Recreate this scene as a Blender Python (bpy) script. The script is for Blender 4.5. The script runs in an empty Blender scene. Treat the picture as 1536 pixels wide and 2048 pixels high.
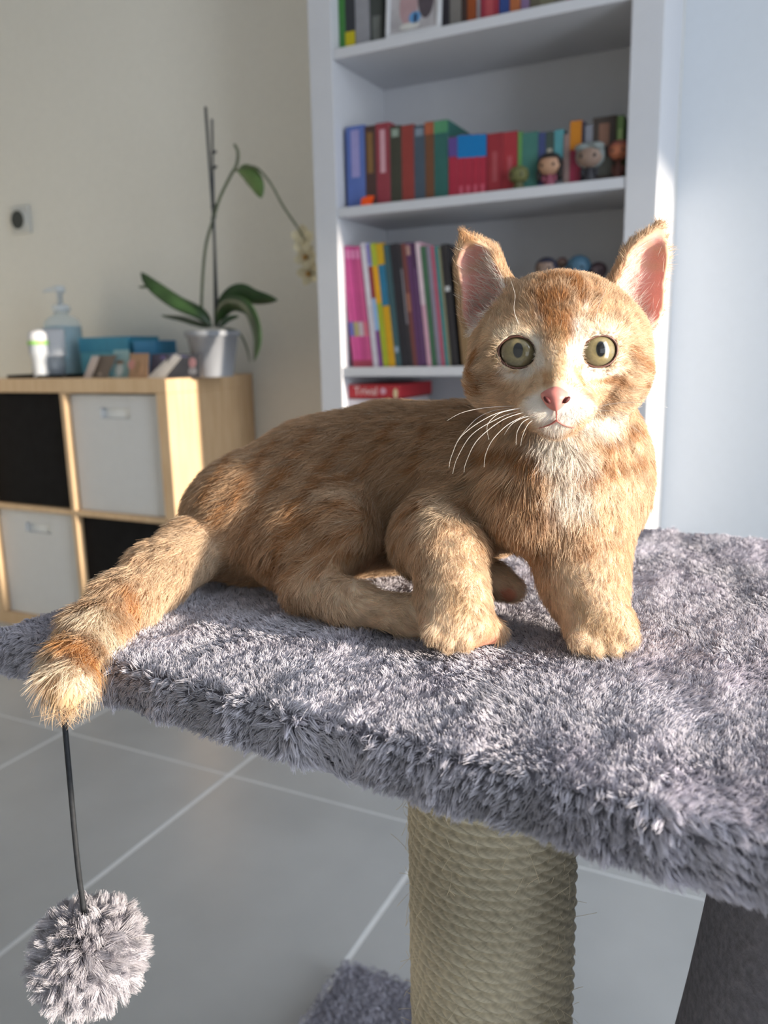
import bpy, bmesh, math, random
import numpy as np
from mathutils import Vector, Matrix
from mathutils.bvhtree import BVHTree

S = bpy.context.scene
COL = S.collection
rng = np.random.default_rng(7)
random.seed(7)

# ------------------------------------------------------------------ camera
F_PX, CX, CY = 1600.0, 768.0, 1024.0
CAM = np.array([0.0, 0.0, 0.84])
YAW, PITCH, ROLL = [math.radians(a) for a in (26.44, 11.6, -1.25)]
FW = np.array([-math.sin(YAW)*math.cos(PITCH), math.cos(YAW)*math.cos(PITCH), -math.sin(PITCH)])
_r0 = np.array([math.cos(YAW), math.sin(YAW), 0.0]); _u0 = np.cross(_r0, FW)
RT = _r0*math.cos(ROLL) + _u0*math.sin(ROLL)
UP = -_r0*math.sin(ROLL) + _u0*math.cos(ROLL)
cd = bpy.data.cameras.new('camera'); cam = bpy.data.objects.new('camera', cd); COL.objects.link(cam)
cam.matrix_world = Matrix(((RT[0], UP[0], -FW[0], CAM[0]), (RT[1], UP[1], -FW[1], CAM[1]), (RT[2], UP[2], -FW[2], CAM[2]), (0, 0, 0, 1)))
cd.sensor_fit = 'VERTICAL'; cd.sensor_height = 36.0; cd.lens = F_PX/2048*36.0
cd.clip_start = 0.02; cd.clip_end = 60
cd.dof.use_dof = True; cd.dof.focus_distance = 0.375; cd.dof.aperture_fstop = 10.0
S.camera = cam

# ------------------------------------------------------------------ light
w = bpy.data.worlds.new('world'); S.world = w; w.use_nodes = True
w.node_tree.nodes['Background'].inputs[0].default_value = (0.86, 0.93, 1.0, 1)
w.node_tree.nodes['Background'].inputs[1].default_value = 1.15
SUN_SLOPE, SUN_EL = 0.032, 6.5
sd = bpy.data.lights.new('sun', 'SUN'); sun = bpy.data.objects.new('sun', sd); COL.objects.link(sun)
sdir = Vector((-1, SUN_SLOPE, -math.tan(math.radians(SUN_EL)))).normalized()
sun.rotation_euler = sdir.to_track_quat('-Z', 'Y').to_euler(); sun.location = (6, 0, 3)
sd.energy = 8.0; sd.angle = math.radians(2.5); sd.color = (1.0, 0.87, 0.70)
ad = bpy.data.lights.new('window_daylight', 'AREA'); ao = bpy.data.objects.new('window_daylight', ad); COL.objects.link(ao)
ad.shape = 'RECTANGLE'; ad.size = 3.3; ad.size_y = 0.88; ad.energy = 62; ad.color = (0.86, 0.93, 1.0)
ao.location = (1.99, 0.15, 0.99); ao.rotation_euler = Vector((-1, 0, 0)).to_track_quat('-Z', 'Z').to_euler()
S.view_settings.view_transform = 'Standard'; S.view_settings.look = 'None'
S.view_settings.gamma = 1.0; S.view_settings.use_curve_mapping = False
S.view_settings.exposure = 0.25

# ------------------------------------------------------------------ pixel helpers
def ray(x, y): return RT*(x-CX)/F_PX - UP*(y-CY)/F_PX + FW
def at(x, y, t): return CAM + ray(x, y)*t
def on_y(x, y, Y): r = ray(x, y); return CAM + r*((Y-CAM[1])/r[1])
def on_z(x, y, Z): r = ray(x, y); return CAM + r*((Z-CAM[2])/r[2])

# ------------------------------------------------------------------ materials
MATS = {}
def mat(name, col, rough=0.6, spec=0.4, var=0.06, scale=30, bump=0.0, metallic=0, trans=0, ior=1.45, coat=0, sss=0, emit=None):
    if name in MATS: return MATS[name]
    m = bpy.data.materials.new(name); m.use_nodes = True; n = m.node_tree.nodes; l = m.node_tree.links
    b = n['Principled BSDF']
    b.inputs['Roughness'].default_value = rough; b.inputs['Specular IOR Level'].default_value = spec
    b.inputs['Metallic'].default_value = metallic; b.inputs['IOR'].default_value = ior
    b.inputs['Transmission Weight'].default_value = trans; b.inputs['Coat Weight'].default_value = coat
    if sss: b.inputs['Subsurface Weight'].default_value = sss; b.inputs['Subsurface Scale'].default_value = 0.004
    tc = n.new('ShaderNodeTexCoord'); nz = n.new('ShaderNodeTexNoise')
    nz.inputs['Scale'].default_value = scale; nz.inputs['Detail'].default_value = 4
    l.new(tc.outputs['Object'], nz.inputs['Vector'])
    r = n.new('ShaderNodeValToRGB')
    c = np.array(col[:3])
    r.color_ramp.elements[0].position = 0.3; r.color_ramp.elements[1].position = 0.7
    r.color_ramp.elements[0].color = (*np.clip(c*(1-var), 0, 1), 1); r.color_ramp.elements[1].color = (*np.clip(c*(1+var), 0, 1), 1)
    l.new(nz.outputs['Fac'], r.inputs['Fac']); l.new(r.outputs['Color'], b.inputs['Base Color'])
    if bump:
        bp = n.new('ShaderNodeBump'); bp.inputs['Strength'].default_value = bump; bp.inputs['Distance'].default_value = 0.002
        l.new(nz.outputs['Fac'], bp.inputs['Height']); l.new(bp.outputs['Normal'], b.inputs['Normal'])
    MATS[name] = m
    return m

def wood_mat():
    m = bpy.data.materials.new('birch_wood'); m.use_nodes = True; n = m.node_tree.nodes; l = m.node_tree.links
    b = n['Principled BSDF']; b.inputs['Roughness'].default_value = 0.55
    tc = n.new('ShaderNodeTexCoord'); mp = n.new('ShaderNodeMapping'); mp.inputs['Scale'].default_value = (12, 12, 1.2)
    nz = n.new('ShaderNodeTexNoise'); nz.inputs['Scale'].default_value = 6; nz.inputs['Detail'].default_value = 6
    r = n.new('ShaderNodeValToRGB'); r.color_ramp.elements[0].position = 0.3; r.color_ramp.elements[1].position = 0.7
    r.color_ramp.elements[0].color = (0.50, 0.335, 0.19, 1); r.color_ramp.elements[1].color = (0.61, 0.44, 0.27, 1)
    l.new(tc.outputs['Object'], mp.inputs['Vector']); l.new(mp.outputs['Vector'], nz.inputs['Vector'])
    l.new(nz.outputs['Fac'], r.inputs['Fac']); l.new(r.outputs['Color'], b.inputs['Base Color'])
    return m
M_WOOD = wood_mat()
M_WHITE = mat('white_lacquer', (0.57, 0.58, 0.62), 0.45, var=0.01)
M_PAPER = mat('book_paper', (0.72, 0.66, 0.55), 0.9, var=0.08, scale=200)
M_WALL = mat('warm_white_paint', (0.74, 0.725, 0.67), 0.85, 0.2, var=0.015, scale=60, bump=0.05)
M_WALLR = mat('wall_daylight_tint', (0.60, 0.635, 0.68), 0.8, 0.2, var=0.01, scale=60, bump=0.05)  # same back wall; the cool daylight falling there is put into its colour

# ------------------------------------------------------------------ mesh helpers
def tag(o, label=None, cat=None, group=None, kind=None):
    if label: o['label'] = label
    if cat: o['category'] = cat
    if group: o['group'] = group
    if kind: o['kind'] = kind
    return o
def link(o, parent=None):
    COL.objects.link(o)
    if parent is not None: o.parent = parent
    return o
def mesh_obj(name, verts, faces, m, parent=None, smooth=False, loc=None):
    me = bpy.data.meshes.new(name)
    me.from_pydata([tuple(map(float, v)) for v in verts], [], [tuple(map(int, f)) for f in faces]); me.update()
    if smooth: me.polygons.foreach_set('use_smooth', [True]*len(me.polygons))
    if m: me.materials.append(m)
    o = bpy.data.objects.new(name, me); link(o, parent)
    if loc is not None: o.location = loc
    return o
def empty(name, loc=(0, 0, 0), rot=(0, 0, 0)):
    o = bpy.data.objects.new(name, None); o.empty_display_size = 0.02; link(o); o.location = loc; o.rotation_euler = rot
    return o
def bm_obj(name, bm, m, parent=None, smooth=False):
    me = bpy.data.meshes.new(name); bm.normal_update(); bm.to_mesh(me); bm.free()
    if smooth: me.polygons.foreach_set('use_smooth', [True]*len(me.polygons))
    if m: me.materials.append(m)
    o = bpy.data.objects.new(name, me); return link(o, parent)
def add_box(bm, lo, hi, bev=0.0, seg=2):
    lo = Vector(lo); hi = Vector(hi)
    r = bmesh.ops.create_cube(bm, size=1.0, matrix=Matrix.Translation((lo+hi)/2) @ Matrix.Diagonal(((hi-lo).x, (hi-lo).y, (hi-lo).z, 1)))
    if bev > 0:
        es = list({e for v in r['verts'] for e in v.link_edges})
        bmesh.ops.bevel(bm, geom=es, offset=bev, segments=seg, profile=0.5, affect='EDGES')
    return bm
def box(name, lo, hi, m, parent=None, bev=0.0, seg=2):
    return bm_obj(name, add_box(bmesh.new(), lo, hi, bev, seg), m, parent, smooth=False)
def tube_data(pts, rad, n=10, cap=True):
    pts = [Vector(p) for p in pts]; k = len(pts)
    if not hasattr(rad, '__len__'): rad = [rad]*k
    V, Fc = [], []; up = None
    for i, p in enumerate(pts):
        t = (pts[min(i+1, k-1)]-pts[max(i-1, 0)]).normalized()
        if up is None: up = t.orthogonal().normalized()
        up = (up - t*up.dot(t)).normalized(); s = t.cross(up)
        for j in range(n):
            a = 2*math.pi*j/n; V.append(p+(up*math.cos(a)+s*math.sin(a))*rad[i])
    for i in range(k-1):
        for j in range(n): Fc.append((i*n+j, i*n+(j+1) % n, (i+1)*n+(j+1) % n, (i+1)*n+j))
    if cap: Fc.append(tuple(range(n))[::-1]); Fc.append(tuple((k-1)*n+j for j in range(n)))
    return V, Fc
def tube(name, pts, rad, m, parent=None, n=10): V, Fc = tube_data(pts, rad, n); return mesh_obj(name, V, Fc, m, parent, True)
def smooth_path(pts, k=8):
    pts = [Vector(p) for p in pts]; out = []
    for i in range(len(pts)-1):
        p0, p1, p2, p3 = pts[max(i-1, 0)], pts[i], pts[i+1], pts[min(i+2, len(pts)-1)]
        for j in range(k):
            t = j/k
            out.append(0.5*((2*p1)+(p2-p0)*t+(2*p0-5*p1+4*p2-p3)*t*t+(3*p1-p0-3*p2+p3)*t**3))
    out.append(pts[-1]); return out
def lathe(name, prof, m, parent=None, n=32, loc=(0, 0, 0), sx=1, sy=1):
    V, Fc = [], []
    for r, z in prof:
        for j in range(n): a = 2*math.pi*j/n; V.append((r*math.cos(a)*sx, r*math.sin(a)*sy, z))
    for i in range(len(prof)-1):
        for j in range(n): Fc.append((i*n+j, i*n+(j+1) % n, (i+1)*n+(j+1) % n, (i+1)*n+j))
    Fc.append(tuple(range(n))[::-1]); Fc.append(tuple((len(prof)-1)*n+j for j in range(n)))
    o = mesh_obj(name, V, Fc, m, parent, True, loc); return o
def ball(name, c, r, m, parent=None, seg=20):
    bm = bmesh.new(); bmesh.ops.create_uvsphere(bm, u_segments=seg, v_segments=seg//2+2, radius=1)
    if not hasattr(r, '__len__'): r = (r, r, r)
    for v in bm.verts: v.co = Vector((v.co.x*r[0]+c[0], v.co.y*r[1]+c[1], v.co.z*r[2]+c[2]))
    return bm_obj(name, bm, m, parent, True)

# ================================================================== THE ROOM
WY = 2.04
fl = box('floor', (-3.6, -2.2, -0.06), (2.0, WY, -0.0007), mat('pale_grout', (0.84, 0.85, 0.86), 0.8), None); tag(fl, 'pale grout bed of the tiled floor', 'floor', kind='structure')
TW, TL, GR = 0.4585, 0.916, 0.0075
def tile_mat():
    m = bpy.data.materials.new('grey_porcelain'); m.use_nodes = True; n = m.node_tree.nodes; l = m.node_tree.links
    b = n['Principled BSDF']; b.inputs['Roughness'].default_value = 0.33; b.inputs['Specular IOR Level'].default_value = 0.5
    g = n.new('ShaderNodeNewGeometry'); nz = n.new('ShaderNodeTexNoise'); nz.inputs['Scale'].default_value = 5; nz.inputs['Detail'].default_value = 6
    r = n.new('ShaderNodeValToRGB'); r.color_ramp.elements[0].position = 0.3; r.color_ramp.elements[1].position = 0.72
    r.color_ramp.elements[0].color = (0.44, 0.45, 0.455, 1); r.color_ramp.elements[1].color = (0.52, 0.53, 0.535, 1)
    l.new(g.outputs['Position'], nz.inputs['Vector']); l.new(nz.outputs['Fac'], r.inputs['Fac']); l.new(r.outputs['Color'], b.inputs['Base Color'])
    return m
M_TILE = tile_mat()
tile_src = None
for i in range(-5, 6):
    for j in range(-3, 2):
        x0 = -0.492 + i*TW + GR/2; x1 = x0 + TW - GR; y0 = 1.181 + (j-1)*TL + 0.0015; y1 = y0 + TL - 0.003
        if x1 > 2.0 or y0 < -2.2 or x0 < -3.6: continue
        if y1 > WY or tile_src is None:
            y1c = min(y1, WY)
            o = box('tile', (-(x1-x0)/2, 0, -0.0105), ((x1-x0)/2, y1c-y0, 0.0), M_TILE, fl, 0.001, 1)
            if y1 <= WY: tile_src = o
        else:
            o = tile_src.copy(); link(o, fl)
        o.location = ((x0+x1)/2, y0, 0)
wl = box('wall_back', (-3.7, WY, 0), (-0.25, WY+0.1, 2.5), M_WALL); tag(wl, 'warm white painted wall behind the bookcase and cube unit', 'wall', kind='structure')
wr = box('wall_back_alcove', (-0.25, WY, 0), (2.0, WY+0.1, 2.5), M_WALLR); tag(wr, 'white wall beside the bookcase, cool daylight put into its colour', 'wall', kind='structure')
tag(box('wall_left', (-3.7, -2.2, 0), (-3.6, WY, 2.5), M_WALL), 'warm white left wall', 'wall', kind='structure')
tag(box('wall_front', (-3.7, -2.3, 0), (2.1, -2.2, 2.5), M_WALL), 'warm white wall behind the photographer', 'wall', kind='structure')
tag(box('ceiling', (-3.7, -2.2, 2.5), (2.1, WY+0.1, 2.6), M_WHITE), 'white ceiling', 'ceiling', kind='structure')
bm = bmesh.new()
add_box(bm, (2.0, -1.6, 0), (2.1, 2.0, .55)); add_box(bm, (2.0, -2.2, 2.2), (2.1, WY+.1, 2.5)); add_box(bm, (2.0, -2.2, 0), (2.1, -1.6, 2.2)); add_box(bm, (2.0, 2.0, 0), (2.1, WY+.1, 2.2))  # unseen wall below the sill, raised to keep the low sun off the floor
tag(bm_obj('wall_right', bm, M_WALL), 'warm white wall around the window', 'wall', kind='structure')
win = empty('window_1', (2.05, 0.2, 0)); tag(win, 'wide window letting in low sun', 'window', kind='structure')
for y0, y1, z0, z1 in ((-1.8, -1.74, .55, 2.2), (1.74, 1.8, .55, 2.2), (-1.74, 1.74, .55, 0.60), (-1.74, 1.74, 2.14, 2.2), (0.86, 0.90, 0.60, 2.14)):
    box('window_frame', (-0.03, y0, z0), (0.03, y1, z1), M_WHITE, win)
mb = bpy.data.materials.new('blind_fabric'); mb.use_nodes = True
nn = mb.node_tree.nodes; ll = mb.node_tree.links
df = nn.new('ShaderNodeBsdfDiffuse'); df.inputs[0].default_value = (0.75, 0.75, 0.74, 1); tr = nn.new('ShaderNodeBsdfTranslucent'); tr.inputs[0].default_value = (0.7, 0.74, 0.78, 1)
mx = nn.new('ShaderNodeMixShader'); mx.inputs[0].default_value = 0.35; ll.new(df.outputs[0], mx.inputs[1]); ll.new(tr.outputs[0], mx.inputs[2]); ll.new(mx.outputs[0], nn['Material Output'].inputs[0])
box('added_sun_blind', (-0.045, -1.74, 1.43), (-0.042, 1.74, 2.14), mb, win)  # unseen blind, added to stop the sun above its lower edge

# ================================================================== BOOKCASE
BX0, BX1, BY = -1.045, -0.252, 1.76
SH = [1.515, 1.169, 0.794]
bc = empty('bookcase', ((BX0+BX1)/2, BY, 0)); tag(bc, 'tall white bookcase with open shelves of books and figurines', 'bookcase')
def bpart(name, lo, hi, m=M_WHITE, bev=0.0015):
    o = box(name, Vector(lo)-bc.location, Vector(hi)-bc.location, m, bc, bev); return o
SP = 0.062
bpart('side_panel', (BX0, BY, 0), (BX0+SP, WY-0.002, 2.02)); bpart('side_panel', (BX1-SP, BY, 0), (BX1, WY-0.002, 2.02))
bpart('back_panel', (BX0+SP, WY-0.012, 0.0), (BX1-SP, WY-0.003, 2.0)); bpart('top_panel', (BX0+SP, BY, 1.985), (BX1-SP, WY-0.012, 2.02))
bpart('plinth', (BX0+SP, BY+0.01, 0), (BX1-SP, BY+0.03, 0.07))
SHELF4 = 0.668
for z in SH + [SHELF4, 0.36, 0.09]:
    bpart('shelf', (BX0+SP, BY+0.003, z-0.022), (BX1-SP, WY-0.012, z))

def lin(h):
    h = h.lstrip('#'); c = [int(h[i:i+2], 16)/255 for i in (0, 2, 4)]
    return tuple(((v+0.055)/1.055)**2.4 if v > 0.04045 else v/12.92 for v in c)
def cmat(h, rough=0.55): return mat('print_'+h.strip('#'), lin(h), rough, var=0.07, scale=45)
def book(px0, px1, pyt, shelf, cols, label, depth=0.13, tilt=0.0, front=0.03, ybase=None, group=None, fall=None):
    # px0, px1 measured at mid-height; cols: list of (fraction_from_bottom, colour) bands, first is the cover
    z0 = SH[shelf] if shelf < 3 else SHELF4
    Y = BY + front
    ym = (pyt + (ybase if ybase else pyt+160))/2
    a = on_y(px0, ym, Y)[0]; b = on_y(px1, ym, Y)[0]; wd = max(b-a-0.0006, 0.004)
    top = on_y((px0+px1)/2, pyt, Y)[2]; h = top - z0
    if fall: h = fall
    r = empty('book', ((a+b)/2 + math.tan(tilt)*h/2, Y, z0), (0, -tilt, 0)); tag(r, label, 'book', group or 'books on the bookcase shelves')
    th = min(0.002, wd*0.2); c = cmat(cols[0][1])
    bm = bmesh.new(); add_box(bm, (-wd/2, 0, 0), (wd/2, th, h), min(0.0008, th*.4), 1)
    add_box(bm, (-wd/2, th*.5, 0), (-wd/2+th, depth, h)); add_box(bm, (wd/2-th, th*.5, 0), (wd/2, depth, h))
    cv = bm_obj('cover', bm, c, r)
    box('pages', (-wd/2+th*.9, th*.9, 0.003), (wd/2-th*.9, depth-0.003, h-0.003), M_PAPER, r)
    for k in cols[1:]:
        f0, f1, cc = k[:3]; ins = k[3] if len(k) > 3 else 0.0
        box('spine_band', (-wd/2*(1-ins)-(0.0002 if not ins else 0), -0.0004, max(0.0005, f0*h)), (wd/2*(1-ins)+(0.0002 if not ins else 0), 0.0006, f1*h-0.0004), cmat(cc), r)
    return r
B2 = [
 (693, 730, 251, [(0, '#5a6fae'), (.38, .95, '#9a94c4', .55)], 'periwinkle blue hardback with pale spine lettering beside the bookcase side panel'),
 (730, 752, 251, [(0, '#4a3532'), (.42, .92, '#80603a', .5)], 'dark brown hardback with gold spine lettering next to the periwinkle one'),
 (752, 780, 245, [(0, '#8c3a44'), (.40, .92, '#c79aa4', .62)], 'wine red hardback with pale pink spine lettering'),
 (780, 803, 251, [(0, '#3f3f35'), (.86, .96, '#8b9a8e', .4)], 'dark olive hardback with a pale green emblem at its spine top'),
 (803, 828, 249, [(0, '#8a3b36')], 'plain brick red hardback between dark olive and slate books'),
 (828, 850, 250, [(0, '#46525f'), (.86, .96, '#7b8794', .3)], 'slate blue hardback with a greyish spine top'),
 (850, 868, 243, [(0, '#6b4631'), (.84, .995, '#a2593c')], 'brown book with a rust orange spine top'),
 (868, 896, 240, [(0, '#2f5f5a'), (.84, .995, '#4f8a64')], 'thick teal book with a lighter green spine top'),
 (897, 915, 274, [(0, '#a02c40'), (.68, .995, '#5a4686')], 'red paperback with a purple spine top'),
] + [(915+14.4*i, 929.4+14.4*i, 269-i*.6, [(0, '#a32b3f'), (.63, .995, '#0f72b0'), (.02, .18, '#c0576a', .5)],
      'red paperback with a blue spine top, one of four alike') for i in range(4)] + [
 (974, 1005, 266, [(0, '#8e2c35'), (.2, .7, '#a04a50', .7)], 'dark red novel next to the blue topped paperbacks'),
 (1005, 1034, 263, [(0, '#9a3038'), (.2, .6, '#ad5058', .7)], 'brighter red novel next to the thin green book'),
 (1035, 1043, 263, [(0, '#5f8f4e')], 'very thin green book beside the teal one'),
 (1043, 1075, 264, [(0, '#3f7068')], 'wide plain teal book behind the olive figurine'),
 (1075, 1090, 265, [(0, '#3c4670'), (.1, .5, '#5a5f92', .5)], 'navy blue paperback beside the wide teal book'),
 (1090, 1107, 263, [(0, '#3c4a46'), (.25, .7, '#a09a8e', .4)], 'dark green paperback with a pale patch on its spine'),
 (1107, 1125, 259, [(0, '#4f8a92'), (0.02, .4, '#6a6a70', .0)], 'light turquoise paperback behind the black haired figurine'),
 (1126, 1139, 268, [(0, '#8a7470')], 'taupe paperback beside the orange topped book'),
 (1139, 1162, 241, [(0, '#8a2c44'), (.55, .995, '#b5731f')], 'crimson book with an orange upper spine'),
 (1162, 1167, 243, [(0, '#2f2c3e')], 'thin black booklet beside the orange topped book'),
 (1168, 1184, 250, [(0, '#7a7c86')], 'grey paperback behind the grey haired figurine'),
 (1184, 1231, 233, [(0, '#3d3531'), (.55, .9, '#7a5a4c', .55), (.1, .4, '#4a4a44', .3)], 'dark brown illustrated album at the end of the row'),
 (1232, 1246, 231, [(0, '#5f7a4a'), (.5, .8, '#8aa06a', .3)], 'moss green book against the right side panel'),
]
for i, (a, b, t, c, lb) in enumerate(B2):
    book(a, b, t, 1, c, lb, depth=0.16 if i == 7 else 0.13, ybase=t+165-(a-690)*.05, front=0.035, group='novels on the figurine shelf')
B1 = [
 (677, 690, [(0, '#3f7a3a')], 'green book on the top shelf beside the side panel'),
 (690, 709, [(0, '#34363a'), (0.0, .20, '#c2b21c')], 'black book with a bright yellow spine foot'),
 (710, 739, [(0, '#8c8c92'), (.01, .06, '#8a3a5c', .5)], 'grey book with a magenta dot at its spine foot'),
 (740, 766, [(0, '#3f4442'), (.05, .3, '#6a6e6c', .4)], 'charcoal book standing behind the framed photo'),
 (880, 898, [(0, '#2e2a30')], 'black book just right of the framed photo'),
 (899, 922, [(0, '#74706c')], 'warm grey book beside a black one on the top shelf'),
 (923, 933, [(0, '#3c2c28')], 'slim dark brown book on the top shelf'),
 (934, 952, [(0, '#8a4420')], 'rust orange book on the top shelf'),
 (953, 960, [(0, '#8c8488')], 'slim pale grey book next to the rust orange one'),
 (961, 997, [(0, '#8e2f3e'), (.05, .4, '#a84a50', .6)], 'wide crimson book on the top shelf'),
 (998, 1018, [(0, '#2f4580')], 'royal blue book on the top shelf'),
 (1019, 1040, [(0, '#a8623c')], 'apricot orange book on the top shelf'),
 (1041, 1058, [(0, '#7a6488')], 'lilac book on the top shelf'),
 (1059, 1128, [(0, '#5f5a4c'), (.0, .3, '#6e6a58', .6)], 'very wide khaki album on the top shelf'),
 (1130, 1172, [(0, '#84303c')], 'burgundy album next to the khaki one'),
]
for i, (a, b, c, lb) in enumerate(B1):
    book(a, b, 60, 0, c, lb, ybase=20, front=0.035, fall=0.20+0.012*math.sin(i*2.3), group='books on the top shelf')
tl = math.radians(5.6)
B3 = []
pk = ['#c2508a', '#c94f8e', '#b8487f', '#c65587']
bnd = ['#5d5fa0', '#a2986a', '#b9a9b0', '#c86a7c']
for i in range(4):
    B3.append((693.5+9.6*i, 702.6+9.6*i, 490, [(0, pk[i]), (.26, .38, bnd[i]), (.90, .97, '#d98ab4', .3), (.0, .06, '#9a3f52')], 'magenta comic album with a %s patch low on its spine' % ('blue', 'olive', 'pale grey', 'coral')[i]))
B3 += [
 (733, 744.5, 483, [(0, '#c9c2cc'), (.5, .95, '#d8d2da', .5)], 'pale lavender comic album leaning against the magenta run'),
 (745, 752.5, 484, [(0, '#8fb4dc'), (.83, .995, '#7f78b8'), (.56, .82, '#8e2c3c'), (.0, .3, '#7a3f86')], 'thin comic album with blue, dark red and purple spine blocks'),
 (753, 764, 484, [(0, '#a3ac2e'), (.52, .82, '#e0a424'), (.82, .995, '#a8b43c')], 'lime and amber comic album'),
 (764.5, 778, 484, [(0, '#cf9c1c'), (.5, .83, '#2c7394'), (.83, .995, '#c8a020')], 'mustard comic album with a blue spine block'),
 (778.5, 790, 486, [(0, '#3c5a60'), (.12, .17, '#99aabb', .4)], 'dark teal comic album'),
 (790.5, 807, 485, [(0, '#2c2a30')], 'thick black comic album'),
 (807.5, 814, 485, [(0, '#3a3438'), (.35, .8, '#8a8288', .5)], 'black comic album with grey spine lettering'),
 (814.5, 822, 484, [(0, '#7a4540'), (.45, .6, '#a06a58')], 'maroon comic album with a tan spine block'),
 (822.5, 832, 483, [(0, '#5f3a62'), (.9, .98, '#b08a80', .2)], 'plum comic album with a pale spine top'),
 (832.5, 842, 483, [(0, '#4c2f50'), (.02, .8, '#6a4870', .5)], 'aubergine comic album with a lighter spine stripe'),
 (842.5, 851, 482, [(0, '#cfa0b0'), (.5, .995, '#d9c2ca')], 'pale pink comic album'),
 (851.5, 862, 490, [(0, '#44694f')], 'forest green comic album'),
 (863, 871.5, 490, [(0, '#8c8494')], 'lavender grey comic album'),
 (872, 878.5, 490, [(0, '#b8566c')], 'rose red comic album'),
 (879, 885.5, 490, [(0, '#3d8486')], 'thin turquoise comic album'),
 (886, 891, 492, [(0, '#8a876c')], 'thin sage comic album'),
 (891.5, 905, 486, [(0, '#2f2c2e'), (.62, .66, '#c8c8c8', .3)], 'black comic album with a white mark, beside the sage one'),
 (915, 931.5, 522, [(0, '#8c7050')], 'tan comic album behind the pointed cat ear'),
]
for a, b, t, c, lb in B3:
    book(a, b, t, 2, c, lb, depth=0.19, tilt=tl, ybase=726, front=0.03, group='comic albums on the middle shelf')

# framed photo on the top shelf
Y = BY+0.012
fa = on_y(770, 60, Y); fb = on_y(879, 40, Y)
fr = empty('framed_photo', ((fa[0]+fb[0])/2, Y, SH[0]), (math.radians(-6), 0, 0)); tag(fr, 'white framed photo of two people standing on the top shelf', 'picture')
fw_ = (fb[0]-fa[0]); fh = 0.18
bm = bmesh.new()
for lo, hi in (((-fw_/2, 0, 0), (fw_/2, .012, .009)), ((-fw_/2, 0, fh-.009), (fw_/2, .012, fh)), ((-fw_/2, 0, .009), (-fw_/2+.009, .012, fh-.009)), ((fw_/2-.009, 0, .009), (fw_/2, .012, fh-.009))):
    add_box(bm, lo, hi, .001, 1)
bm_obj('frame', bm, mat('pale_grey_frame', (.62, .63, .66), .4), fr)
pr = box('photo_print', (-fw_/2+.008, .004, .008), (fw_/2-.008, .008, fh-.008), mat('photo_paper', (.42, .40, .42), .3, var=.25, scale=18), fr)
def blob_disc(c, rx, rz, m, par, y=0.0035, n=20):
    V = [(c[0]+rx*math.cos(2*math.pi*i/n), y, c[1]+rz*math.sin(2*math.pi*i/n)) for i in range(n)]
    V += [(v[0], y+.0008, v[2]) for v in V]
    return mesh_obj('print_patch', V, [tuple(range(n)), tuple(range(2*n-1, n-1, -1))]+[(i, i+n, (i+1) % n+n, (i+1) % n) for i in range(n)], m, par)
blob_disc((-.012, .062), .022, .040, cmat('#a98c90'), pr); blob_disc((.030, .075), .020, .045, cmat('#4f474e'), pr, .0036)
blob_disc((.004, .036), .014, .012, cmat('#5d92c4'), pr, .0030); blob_disc((.006, .034), .004, .011, cmat('#1f3150'), pr, .0024)
blob_disc((.022, .105), .012, .022, cmat('#b08f8c'), pr, .0030); blob_disc((-.008, .020), .024, .007, cmat('#c8c8c4'), pr, .0033)

# figurines: generic big-headed vinyl figures
M_SKIN = cmat('#b08a72'); M_EYE = mat('black_eye', (.01, .01, .012), .25)
def figurine(px, pytop, pyb, shelf, hair, body, label, skin='#b0896f', style='bob', Y=None, wpx=54):
    Yf = Y or BY+0.018
    z0 = SH[shelf]; c = on_y(px, pytop, Yf+.012); H = c[2]-z0
    hw = (on_y(px+wpx/2, pytop, Yf)[0]-on_y(px-wpx/2, pytop, Yf)[0])/2
    r = empty('figurine', (c[0], Yf+.012, z0)); tag(r, label, 'figurine', 'figurines on the bookcase')
    mh = cmat(hair); mk = cmat(skin); mbd = cmat(body)
    hz = H-hw*.84
    lathe('body', [(hw*.42, 0), (hw*.46, .003), (hw*.40, H*.2), (hw*.30, H*.36), (hw*.22, max(H*.42, hz-hw*.7))], mbd, r, 18)
    hd = ball('head', (0, 0, hz), (hw*.92, hw*.80, hw*.80), mk, r)
    bm = bmesh.new(); bmesh.ops.create_uvsphere(bm, u_segments=22, v_segments=14, radius=1)
    for v in bm.verts:
        x, y, z = v.co
        if y < -.35 and z < (.42 if abs(x) < .72 else -.1): y = -.35*1.0; s = .9
        v.co = (x*hw*1.04, (y*.92+.16)*hw, z*hw*.92+hz+hw*.06)
    hr = bm_obj('hair', bm, mh, r, True)
    for s in (-1, 1):
        ball('eye', (s*hw*.46, -hw*.70, hz-hw*.08), (hw*.12, hw*.06, hw*.13), M_EYE, hd, 10)
        ball('arm', (s*hw*.48, -hw*.1, H*.26), (hw*.14, hw*.16, H*.13), mbd, r, 10)
        if style == 'long': ball('hair_lock', (s*hw*.86, 0.0, hz-hw*.6), (hw*.24, hw*.34, hw*.62), mh, hr, 12)
        if style == 'wild': ball('hair_lock', (s*hw*.50, -hw*.25, hz+hw*.55), (hw*.55, hw*.5, hw*.30), mh, hr, 12)
    return r
figurine(1100, 308, 375, 1, '#26201f', '#8a4a5c', 'figurine with black hair and a rose coloured outfit on the shelf', style='long', wpx=50)
figurine(1181, 287, 365, 1, '#7c8484', '#34343a', 'figurine with wild grey hair and dark clothes on the shelf', skin='#8a7468', style='wild', wpx=58)
figurine(1239, 282, 355, 1, '#8a5048', '#5c3a34', 'figurine with an orange face beside the right side panel', skin='#a8664a', wpx=44)
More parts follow.
